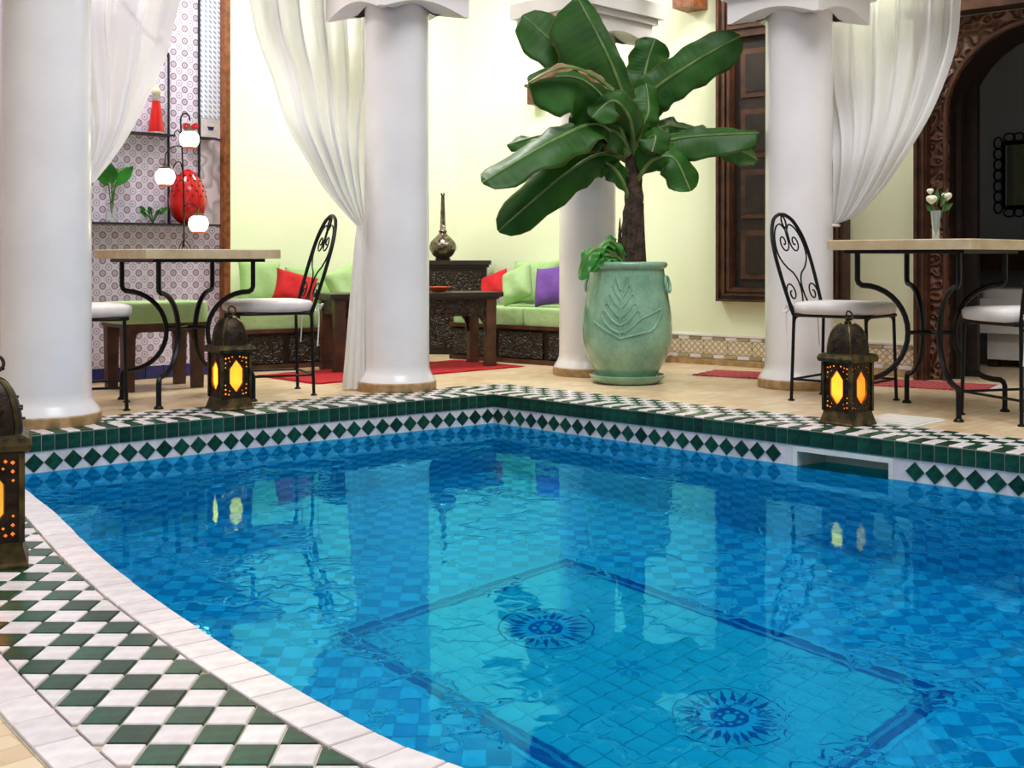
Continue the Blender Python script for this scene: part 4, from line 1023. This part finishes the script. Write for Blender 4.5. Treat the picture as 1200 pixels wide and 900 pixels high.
leaf([(718, 106, -.36), (692, 87, -.40), (660, 79, -.44), (619, 97, -.46)], .022, .02, (0, -.75, .65), 10, .012, pet=.0, mat='dry_leaf')
leaf([(745, 175, 0), (755, 118, -.02), (805, 78, -.08), (868, 42, -.1)], .13, .10, (.05, -1, .15), 14)
leaf([(747, 175, .03), (752, 115, .06), (758, 75, .08), (768, 45, .09)], .12, .10, (.2, -1, .2), 12)
leaf([(736, 182, -.05), (702, 146, -.22), (650, 164, -.42), (565, 214, -.55)], .13, .13, (-.1, -.72, .7), 20)
leaf([(736, 190, 0), (706, 180, -.1), (662, 204, -.2), (584, 271, -.24)], .11, .12, (.25, -.9, .3), 18)
leaf([(735, 185, .04), (690, 158, .14), (640, 158, .2), (594, 170, .25)], .06, .06, (0, -.6, .8), 20)
leaf([(746, 205, 0), (765, 172, -.03), (812, 160, -.08), (890, 156, -.12)], .125, .06, (0, -.85, .5), 18)
leaf([(747, 212, -.03), (764, 188, -.1), (790, 186, -.15), (809, 224, -.18)], .10, .10, (.35, -.9, .2), 16)
leaf([(748, 205, .08), (800, 168, .25), (850, 170, .3), (888, 188, .32)], .08, .06, (0, -.8, .55), 14)
leaf([(738, 235, -.03), (724, 203, -.08), (704, 190, -.1), (668, 200, -.13)], .065, .06, (0, -.8, .6), 18)
leaf([(744, 180, -.04), (738, 140, -.2), (718, 118, -.3), (694, 138, -.36)], .08, .10, (-.2, -.9, .3), 24)
leaf([(744, 185, -.03), (752, 150, -.1), (760, 130, -.1), (757, 98, -.05)], .07, .10, (.15, -1, .1), 20)
leaf([(744, 190, -.02), (758, 165, -.1), (768, 160, -.14), (764, 178, -.17)], .09, .09, (.1, -.9, .4), 24)
leaf([(740, 190, .02), (728, 160, -.12), (700, 150, -.2), (672, 168, -.25)], .09, .12, (-.1, -.8, .6), 20)
leaf([(748, 180, .05), (775, 150, .1), (800, 150, .15), (832, 158, .18)], .05, .07, (.1, -.8, .6), 15)
leaf([(728, 306, -.08), (708, 292, -.14), (690, 298, -.2), (680, 328, -.22)], .035, .045, (-.3, -.8, .5), 20, pet=.02, mat='young_leaf')
leaf([(730, 306, -.05), (722, 288, -.1), (712, 283, -.12), (695, 300, -.18)], .03, .03, (-.2, -.8, .6), 20, pet=.02, mat='young_leaf')
leaf([(728, 305, -.06), (712, 299, -.14), (700, 302, -.18), (691, 318, -.21)], .03, .035, (0, -.8, .6), 24, pet=.02, mat='young_leaf')

# ---- lamp with three globes on the left table
Lb = Vector((-1.615, 5.88, .74)); lm = thing('globe_lamp', 'black wrought iron table lamp hung with three glowing globes', 'lamp', Lb)
def lq(px, py, dY=0): return at(px, py, Lb.y+dY)-Lb
pole = [lq(215.5, 292), lq(215.5, 240), lq(214, 190), lq(212, 150), lq(212, 138), lq(216, 133), lq(221, 135), lq(222.5, 141)]
MB().tube(spline([(p.x, p.y, max(p.z, .01)) for p in pole], 5), .004, 6).obj('pole', 'iron', lm)
for a in (0, 2.1, 4.2): MB().tube(spline([(-.0+lq(215.5, 292).x, 0, .05), (.02*math.cos(a)+lq(215.5, 292).x, .02*math.sin(a), .03), (.035*math.cos(a)+lq(215.5, 292).x, .035*math.sin(a), .003)], 3), .003, 5).obj('foot', 'iron', lm)
MB().tube(spline([lq(213, 172), lq(208, 171), lq(200, 173), lq(196, 178), lq(194, 181), lq(193.5, 195)], 4), .003, 5).obj('arm', 'iron', lm)
MB().tube(spline([lq(214, 200), lq(211, 190), lq(206, 191), lq(203, 197)], 4), .003, 5).obj('curl', 'iron', lm)
MB().tube(spline([lq(212, 158), lq(209, 153), lq(205, 155), lq(204, 161)], 4), .003, 5).obj('curl', 'iron', lm)
MB().tube(spline([lq(215, 243, 0), lq(222, 238, 0), lq(230, 242), lq(232, 250)], 4), .003, 5).obj('arm', 'iron', lm)
for px, py in ((222, 163), (193.5, 207), (232.5, 262)):
    c = lq(px, py, -.02); r_ = .047
    gb = MB().lathe([(.03, -.038), (.04, -.028), (.0465, -.01), (.047, .005), (.043, .022), (.03, .037)], 20, c).obj('globe', 'globe_glow', lm)
    MB().lathe([(.03, -.046), (.032, -.042), (.03, -.037)], 16, c).obj('bottom_ring', 'orange_glaze', gb)
    MB().lathe([(.031, .036), (.028, .043), (.012, .05), (.003, .075)], 16, c).obj('cap', 'brass_dark', gb)

# ---- things on the shelves
def shelf_pt(px, zz, o=.06): t_, z_ = hit(px, 200, T0-TN*o, TD); p = T0-TN*o+TD*t_; return (p.x, p.y, zz)
co = thing('cone_bottle', 'red conical bottle with a silver neck on the black upper shelf', 'bottle', shelf_pt(183, zl, .05))
MB().lathe([(.047, 0), (.047, .006), (.046, .008)], 24).obj('foot_ring', 'silver', co)
MB().lathe([(.046, .008), (.043, .03), (.022, .19)], 24).obj('cone', 'red_enamel', co)
MB().lathe([(.022, .19), (.021, .225)], 20).obj('neck', 'silver', co)
MB().lathe([(.021, .225), (.027, .235), (.028, .25), (.02, .262), (.016, .268), (.015, .28), (.005, .286)], 20).obj('stopper', 'cream_glaze', co)
eg = thing('egg_lantern', 'big glossy red pierced egg lantern on the black lower shelf', 'lantern', shelf_pt(220, zsh, .125))
ep = [(.03, 0), (.06, .012), (.09, .05), (.105, .10), (.108, .14), (.10, .19), (.082, .24), (.055, .285), (.025, .312), (.0, .32)]
body = MB().lathe(ep, 32).obj('shell', 'red_enamel', eg)
for j, z in enumerate((.16, .19, .22, .25, .28)):
    for i in range(12):
        a = 2*PI*(i+.5*(j % 2))/12
        for (r0, z0), (r1, z1) in zip(ep, ep[1:]):
            if z0 <= z <= z1: r_ = r0+(r1-r0)*(z-z0)/(z1-z0)
        MB().lathe([(.0065, -.004), (.0065, .004)], 6, (r_*math.cos(a)*.985, r_*math.sin(a)*.985, z)).obj('piercing', 'wood_dark', body)
jr = thing('bow_jar', 'small dark jar tied with a red bow, above the egg lantern', 'jar', shelf_pt(225, zl, .05))
MB().lathe([(.026, 0), (.03, .01), (.03, .04), (.022, .048), (.022, .056)], 18).obj('jar', 'silver', jr)
for s_ in (-1, 1): MB().tube(spline([(0, -.02, .055), (s_*.03, -.025, .072), (s_*.036, -.025, .05), (0, -.02, .055)], 4), .008, 6).obj('bow', 'red_fabric', jr)
def sprig(label, base, n, h, sp, seed, vase=True):
    random.seed(seed); o = thing('shelf_plant', label, 'plant', base)
    if vase: MB().lathe([(.03, 0), (.034, .01), (.028, .06), (.022, .09), (.028, .11)], 18).obj('vase', 'clear_glass', o)
    z0 = .05 if vase else 0
    for i in range(n):
        a = 2*PI*i/n+random.uniform(-.3, .3); hh_ = h*random.uniform(.6, 1); r_ = sp*random.uniform(.5, 1)
        MB().tube(spline([(0, 0, z0), (r_*.3*math.cos(a), r_*.3*math.sin(a), z0+hh_*.6), (r_*.7*math.cos(a), r_*.7*math.sin(a), z0+hh_)], 3), .003, 5).obj('stem', 'stem_green', o)
        P = Vector((r_*.7*math.cos(a), r_*.7*math.sin(a), z0+hh_*.75)); d = Vector((math.cos(a)*.5, math.sin(a)*.5, 1)).normalized(); s_ = d.cross(Vector((0, 1, 0))).normalized(); L1 = h*.5; wd = h*.14
        m = MB(); row = []
        for k in range(6):
            t_ = k/5; w_ = wd*math.sin(PI*min(.999, t_*.92+.06)); c = P+d*L1*t_+Vector((math.cos(a), math.sin(a), -.3))*L1*.25*t_*t_
            row += [c-s_*w_+Vector((0, -.004, 0)), c+Vector((0, .004, 0)), c+s_*w_+Vector((0, -.004, 0))]
        m.add(row, [(k*3+q, k*3+q+1, (k+1)*3+q+1, (k+1)*3+q) for k in range(5) for q in (0, 1)]); m.obj('leaf', 'young_leaf', o)
    return o
sprig('broad-leaved green cutting in a clear glass on the black lower shelf', shelf_pt(131, zsh, .06), 6, .26, .08, 3)
sprig('low tuft of thin green leaves beside the egg lantern', shelf_pt(179, zsh, .05), 9, .09, .09, 5, False)

# ---- roses
rv = thing('rose_vase', 'clear glass vase with white roses on the stone table', 'vase', (1.93, 5.44, .78))
MB().lathe([(.018, 0), (.019, .006), (.016, .012), (.017, .06), (.023, .135), (.0215, .135), (.0155, .06), (.013, .016), (.0, .014)], 20).obj('glass', 'clear_glass', rv)
def rose(x, y, z, r_):
    bm_ = MB().tube(spline([(0, 0, .02), (x*.4, y*.4, .1), (x, y, z)], 4), .003, 5).obj('stem', 'stem_green', rv)
    hd = MB().lathe([(.004, z-r_*.9), (r_*.7, z-r_*.5), (r_, z), (r_*.85, z+r_*.55), (r_*.5, z+r_*.75), (.001, z+r_*.6)], 14, (x, y, 0)).obj('rose', 'rose_white', rv)
    for k in range(5):
        a = 2*PI*k/5; m = MB(); m.lathe([(.002, -r_*.5), (r_*.45, -r_*.2), (r_*.55, r_*.3), (r_*.3, r_*.65), (.001, r_*.7)], 8, (x+r_*.55*math.cos(a), y+r_*.55*math.sin(a), z)); m.obj('petal', 'rose_white', hd)
rose(-.022, -.01, .185, .024); rose(.05, 0, .20, .022); rose(-.015, .03, .225, .015)
for x, y, z, dx_, dz_ in ((.02, -.01, .15, .03, .09), (.01, .02, .16, .0, .08), (.03, .01, .13, .05, .04), (-.01, 0, .13, -.04, .03)):
    P = Vector((x, y, z)); d = Vector((dx_, -.01, dz_)); s_ = d.cross(Vector((0, 1, 0))).normalized()*.014
    MB().add([P, P+d*.5+s_, P+d, P+d*.5-s_, P+d*.5+Vector((0, .006, 0))], [(0, 1, 4), (1, 2, 4), (2, 3, 4), (3, 0, 4)]).obj('leaf', 'stem_green', rv)

# ---- curtains
def curtain(label, ci, D, r0, edge, sh, nf, tail):
    c = Vector(COL[ci][:2]); o = thing('curtain', label, 'curtain', (c.x+sh[0], c.y+sh[1], 0), math.atan2(D[1], D[0]), 'white curtains tied to the columns')
    lnv = Vector((-D[1], D[0])); sg_ = 1 if lnv.y > 0 else -1; base_ = Vector(sh).dot(lnv*sg_)      # the gallery side of the columns
    def back(z):                            # the cloth hangs behind beam and capital and comes forward to its tie
        k = max(0, min(1, (z-1.15)/.80)); return (.425-base_)*k*k*(3-2*k)
    E_ = []
    for px, py in edge:
        t0_, z0_ = hit(px, py, c+Vector(sh), D)
        for _ in range(4): t0_, z0_ = hit(px, py, c+Vector(sh)+lnv*sg_*back(z0_), D)
        E_.append((t0_, z0_))
    a, b = E_[0], E_[1]; ztop = 2.46; sl = (a[0]-b[0])/(a[1]-b[1]); E_ = [(a[0]+sl*(ztop-a[1])*.8, ztop)]+E_
    Fe = spline([(t_, z, 0) for t_, z in E_], 9); Nv = len(Fe); nu = 110; m = MB(); zt = E_[-1][1]; vs = []
    for j in range(Nv):
        v = j/(Nv-1); zi = ztop+(zt-ztop)*v; zi = ztop+(zt-ztop)*min(1, ((ztop-Fe[j].y)/(ztop-zt))*.985+.015*v)
        for i in range(nu+1):
            u = i/nu; ri = r0-(r0+.14)*back(zi)/back(9); t_ = ri+(Fe[j].x-ri)*u; z = zi+(Fe[j].y-zi)*u
            w_ = max(.02, Fe[j].x-r0)
            amp = min(.045, .10*w_/1.0+.004)*(1-.35*v)
            y = amp*(math.sin(2*PI*nf*u+.9*math.sin(5*u))+.4*math.sin(2*PI*nf*2.3*u+2*v))
            vs.append((t_+.3*amp*math.cos(2*PI*nf*u), y+sg_*back(z), z))
    m.add(vs, [(j*(nu+1)+i, j*(nu+1)+i+1, (j+1)*(nu+1)+i+1, (j+1)*(nu+1)+i) for j in range(Nv-1) for i in range(nu)])
    m.obj('cloth', 'curtain', o, ang=180)
    yr = sg_*back(ztop); MB().tube([(-.18, yr, ztop-.005), (Fe[0].x+.03, yr, ztop-.005)], .012, 8).obj('rod', 'iron', o)
    for tb_ in (-.12, Fe[0].x): MB().tube([(tb_, yr, ztop-.005), (tb_, sg_*(.17-base_), ztop-.005)], .008, 6).obj('bracket', 'iron', o)
    m = MB(); m.tube([(r0+.012+.022*math.cos(a_), .035*math.sin(a_), zt-.01) for a_ in [2*PI*i/16 for i in range(16)]], .008, 6, closed=True); m.obj('tieback', 'cushion_white', o)
    if tail:
        m = MB(); vs = []; Nn = 64; Lv = 24
        for j in range(Lv+1):
            v = j/Lv; z = zt+(.012-zt)*v; wd = .022+.032*v**.8; dp = .03+.04*v; cx = r0+.035+.035*v
            for i in range(Nn):
                a_ = 2*PI*i/Nn; k = 1+.22*v**.5*math.sin(9*a_+1.2*v); vs.append((cx+wd*k*math.cos(a_), dp*k*math.sin(a_), z))
        m.add(vs, [(j*Nn+i, j*Nn+(i+1) % Nn, (j+1)*Nn+(i+1) % Nn, (j+1)*Nn+i) for j in range(Lv) for i in range(Nn)]); m.obj('tail', 'curtain', o, ang=180)
    return o
d12 = (c_[0]-c_[1]).normalized()
curtain('white curtain tied to the column before the sofa, its tail reaching the floor', 1, d12, .20, [(300, 0), (322, 80), (345, 150), (380, 215), (418, 264)], (-.02, .16), 6, True)
curtain('white curtain swept to the column beside the tiled wall', 0, -d12, .10, [(205, 0), (190, 60), (166, 118), (132, 183), (109, 214)], (.0, .10), 5, False)
curtain('white curtain swept to the column at the window, before the archway', 3, Vector((.72, -.694)), .235, [(1125, 0), (1112, 80), (1085, 143), (1050, 200), (1010, 248), (982, 262)], (.0, .12), 7, False)

# ---- small things
def on_wall(px, py, dY=0):
    t_, z = hit(px, py, K, U); return t_, z
t_, z_ = on_wall(817, 0); m = MB(); m.box((0, -.09, .0), (.16, .18, .11)); m.box((0, -.03, .07), (.20, .08, .04))
o = m.obj('wood_corbel', 'wood_orange', smooth=False); p = K+U*t_; o.location = (p.x, p.y, z_-.02+.0); o.rotation_euler = (0, 0, math.atan2(U.y, U.x)); tag(o, 'orange wooden corbel high on the cream wall beside the window', 'corbel')
t_, z_ = on_wall(634, 113); m = MB(); m.box((0, -.05, 0), (.10, .10, .13)); m.box((0, -.055, .07), (.13, .12, .02))
o = m.obj('wood_corbel', 'wood', smooth=False); p = K+U*t_; o.location = (p.x, p.y, z_); o.rotation_euler = (0, 0, math.atan2(U.y, U.x)); tag(o, 'small brown wooden corbel behind the banana leaves', 'corbel')
m = MB(); m.box((0, 0, .006), (.27, .27, .012)); m.box((0, 0, .014), (.24, .24, .006)); o = m.obj('skimmer_lid', 'plastic_white', smooth=False, loc=(1.655, 5.07, 0)); o.rotation_euler = (0, 0, math.radians(-44)); tag(o, 'flat white square lid set in the floor beside the lantern', 'lid')
# room beyond the arch: mirror, bed, console
rb = math.atan2(U.y, U.x)
Wb = K+UN*2.4; t_, z_ = hit(1190, 205, Wb-UN*.02, U)
mi = thing('wall_mirror', 'mirror in a black iron scrollwork frame on the dim room wall', 'mirror', (Wb.x+U.x*(t_+.10)-UN.x*.02, Wb.y+U.y*(t_+.10)-UN.y*.02, z_), rb)
m = MB(); m.box((0, 0, 0), (.34, .012, .46)); m.obj('glass', 'mirror_glass', mi, smooth=False)
holed([(-.19, -.25), (.19, -.25), (.19, .25), (-.19, .25)], [[(-.165, -.225), (.165, -.225), (.165, .225), (-.165, .225)]], -.022, -.002, 'frame', 'iron', mi)
for k in range(7):
    z = -.24+.08*k
    for s_ in (-1, 1): MB().tube([(s_*(.19+.03+.03*math.cos(a)), -.012, z+.045*math.sin(a)) for a in [2*PI*i/14 for i in range(14)]], .006, 5, closed=True).obj('scroll', 'iron', mi)
for k in range(5):
    for s_ in (-1, 1): MB().tube([(-.14+.07*k+.04*math.cos(a), -.012, s_*(.25+.03+.03*math.sin(a))) for a in [2*PI*i/14 for i in range(14)]], .006, 5, closed=True).obj('scroll', 'iron', mi)
bp_ = K+U*3.60+UN*.95
bd = thing('daybed', 'white covered daybed in the dim room beyond the arch', 'bed', (bp_.x, bp_.y, 0), rb)
m = MB(); m.box((.95, .4, .2), (1.8, .7, .3)); m.obj('base', 'linen', bd, smooth=False)
pad('mattress', 'linen', bd, (.95, .4, .42), (1.9, .8, .16), .15)
for sx in (.08, 1.8):
    for sy in (.1, .7): m = MB(); m.box((sx, sy, .03), (.06, .06, .06)); m.obj('foot', 'wood_dark', bd, smooth=False)
m = MB(); m.box((.95, -.005, .33), (1.9, .02, .22)); m.obj('valance', 'linen', bd, smooth=False)
cp = K+U*3.05+UN*2.18
cs = thing('console_table', 'dark wooden console against the dim room wall', 'console', (cp.x, cp.y, 0), rb)
m = MB(); m.box((.9, 0, .78), (1.8, .36, .05)); m.obj('top', 'wood_dark', cs, smooth=False)
for sx in (.05, 1.75):
    for sy in (-.14, .14): m = MB(); m.box((sx, sy, .38), (.06, .06, .76)); m.obj('leg', 'wood_dark', cs, smooth=False)
m = MB(); m.box((.9, 0, .68), (1.7, .3, .14)); m.obj('drawer_box', 'wood', cs, smooth=False)
bx = thing('wooden_box', 'small dark wooden box on the console under the mirror', 'box', (cp.x+U.x*.62, cp.y+U.y*.62, .805), rb)
m = MB(); m.box((0, 0, .05), (.2, .14, .1)); m.obj('body', 'wood_dark', bx, smooth=False)
m = MB(); m.box((0, 0, .11), (.21, .15, .02)); m.obj('lid', 'wood_dark', bx, smooth=False)
